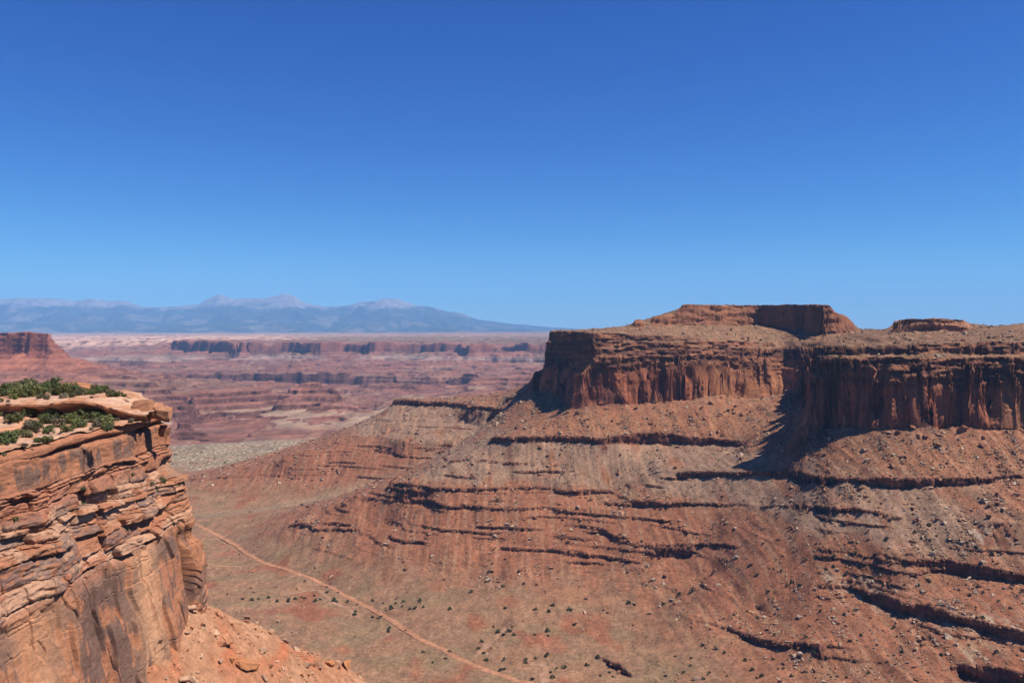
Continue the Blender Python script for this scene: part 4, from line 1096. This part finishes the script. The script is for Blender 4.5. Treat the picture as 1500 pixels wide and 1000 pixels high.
# plants rooted in cracks of the cliff face
from mathutils.bvhtree import BVHTree
bv = BVHTree.FromPolygons([tuple(v) for v in FV[::3, ::3].reshape(-1, 3).tolist()], grid_faces(*FV[::3, ::3].shape[:2]).tolist())
face_spots = [(121,714,12,'upright green bush in a crack on the left of the cliff face'),(194,694,10,'small green bush on the cliff face below the smooth band'),(237,703,14,'bright green bush on a pale ledge near the cliff corner'),(222,708,9,'small bush left of the bright green one near the cliff corner'),(122,737,11,'grey green bush above the dark overhang of the cliff face'),(22,760,13,'green bush on the thin beds at the left of the cliff face'),(193,725,6,'tiny bush on a ledge in the middle of the cliff face'),(187,776,7,'tiny green bush below the dark varnished block'),(230,718,6,'tiny bush below the bright green bush at the corner')]
for i, (a, b, wpx, t) in enumerate(face_spots):
    d = Vector(((a - CX) / F, 1, (HY - b) / F)); d.normalize()
    hit = bv.ray_cast(Vector((0, 0, 0)), d)[0]
    if hit is None: continue
    w = wpx / F * hit.y
    put_tree(i % 4, (hit.x - 0.1, hit.y, hit.z - w * .3), w / 4.4, i * 1.3, t, None)

def make_shrub(seed, tint):
    rr = np.random.RandomState(seed)
    v, f, c = crown_arrays(rr, 5.0, 3.2, 11, 34, 0.42, tint, 0.1)
    return mesh_np('desert_shrub', v, f, M_LEAF, col=c, smooth=False)
SHR = [make_shrub(400 + i, t) for i, t in enumerate([(.075, .095, .050), (.062, .080, .045), (.090, .105, .055), (.115, .120, .080)])]
sused = set()
def put_shrub(px, py, wpx, k, text, group):
    p = ground_at(px, py)
    o = SHR[k] if k not in sused else SHR[k].copy()
    if k in sused: COL.objects.link(o)
    sused.add(k)
    s = wpx / F * p.y / 5.0
    o.location = (p.x, p.y, p.z - 0.15 * s); o.scale = (s, s, s); o.rotation_euler = (0, 0, px * 0.7 + py)
    label(o, text, 'shrub', group)
wash = [(336,872),(355,876),(371,878),(377,877),(394,877),(403,881),(406,879),(424,880),(423,877),(435,878),(440,877),(447,874),(459,879),(460,873),(482,869),(494,870),(492,876),(489,880),(495,882),(505,883),(523,888),(524,894),(519,900),(471,878),(486,881),(562,886),(570,886),(574,890),(583,884),(590,882),(591,890),(598,890),(609,890),(617,889),(616,880),(618,884),(545,902),(571,920),(592,924),(570,926),(556,905),(546,878)]
for i, (a, b) in enumerate(wash):
    put_shrub(a + (i * 53 % 7) - 3, b + (i * 29 % 5) - 2, 4.2 + (i * 37 % 5) * .8, i % 3, 'dark shrub in the line along the sandy wash by the road' if a < 530 else 'dark shrub on the flat just beyond the dirt road', 'shrubs along the wash' if a < 530 else 'shrubs beyond the road')
dark = [(723,918),(730,926),(738,930),(705,940),(701,950),(709,957),(750,918),(745,925),(712,967),(732,982),(753,930),(783,930),(803,931),(803,924),(842,915),(769,971),(785,964),(807,985),(815,979),(827,978),(860,974),(876,962),(893,985),(880,990),(898,991),(810,993),(770,967),(738,966),(738,980),(786,892),(782,893),(834,894),(809,887),(803,896),(740,891),(858,878),(930,886),(922,884),(972,885),(690,867),(737,859),(768,855),(890,898),(1013,867),(995,871),(660,892),(620,955),(652,965),(634,970),(800,960),(780,995),(556,905)]
for i, (a, b) in enumerate(dark):
    put_shrub(a, b, 5 + (i * 29 % 6) * .8, i % 4, 'dark shrub in the pale washes at the foot of the valley' if b > 910 else 'lone dark shrub on the open red valley floor', 'shrubs of the pale washes' if b > 910 else 'shrubs on the open floor')
right = [(989,961),(1013,964),(1012,975),(1002,985),(1092,967),(1101,981),(1140,980),(1148,979),(1133,965),(1062,956),(1030,945),(1048,951),(1060,906),(1075,901),(1186,917),(1203,895),(1185,950),(1195,957),(1217,992),(1226,991),(1240,992),(1252,969),(1272,986),(1321,954),(1331,924),(1350,914),(1332,890),(1290,870),(1345,858),(1360,852),(1427,857),(1462,880),(1480,891),(1420,872),(1381,888),(1310,920),(1230,870),(1241,861),(1403,795),(1417,796),(1430,802),(1452,812),(1372,785),(1400,830),(1441,835),(1290,835),(1252,811),(1221,815),(1200,803),(1145,836),(1126,866),(1110,842),(1160,852),(1172,859),(1215,852),(1095,895),(1110,905),(1135,930),(1180,933),(1300,790),(1270,780),(1245,795),(1215,780),(1305,762),(1340,780),(1360,770),(1481,770),(1285,945),(1262,930),(1236,900),(1470,850),(1380,960),(1360,985),(1300,970),(1340,996),(1180,985),(1160,990),(1115,990),(1065,990),(1040,985),(975,990),(1030,995),(1210,965),(1245,940),(1275,905),(1405,865),(1440,868),(1480,862),(1440,905),(1460,955),(1490,960),(1420,945),(1350,945),(1220,830),(1180,820),(1240,840),(1260,830),(1305,850)]
for i, (a, b) in enumerate(right):
    put_shrub(a, b, 4.4 + (i * 31 % 6) * .75, i % 4, 'small dark shrub on the slopes between the right hand ledges' if b < 900 else 'round dark shrub on the red ground at the lower right', 'shrubs between the right hand ledges' if b < 900 else 'shrubs at the lower right')


# ------------------------------------------------------------------ the air
hm = bpy.data.materials.new('haze_air'); hm.use_nodes = True
nt = hm.node_tree
nt.nodes.remove(nt.nodes['Principled BSDF'])
pv = nt.nodes.new('ShaderNodeVolumePrincipled')
pv.inputs['Color'].default_value = (0.26, 0.56, 1.0, 1)
pv.inputs['Density'].default_value = HAZE
pv.inputs['Anisotropy'].default_value = 0.0
nt.links.new(pv.outputs[0], nt.nodes['Material Output'].inputs['Volume'])
x0, x1, y0, y1, z0, z1 = -62000, 36000, -1500, 57000, -760, 2300
hv = np.array([(x, y, z) for z in (z0, z1) for y in (y0, y1) for x in (x0, x1)], float)
hf = np.array([(0, 2, 3, 1), (4, 5, 7, 6), (0, 1, 5, 4), (2, 6, 7, 3), (0, 4, 6, 2), (1, 3, 7, 5)])
mesh_np('haze', hv, hf, hm, kind='stuff', smooth=False)
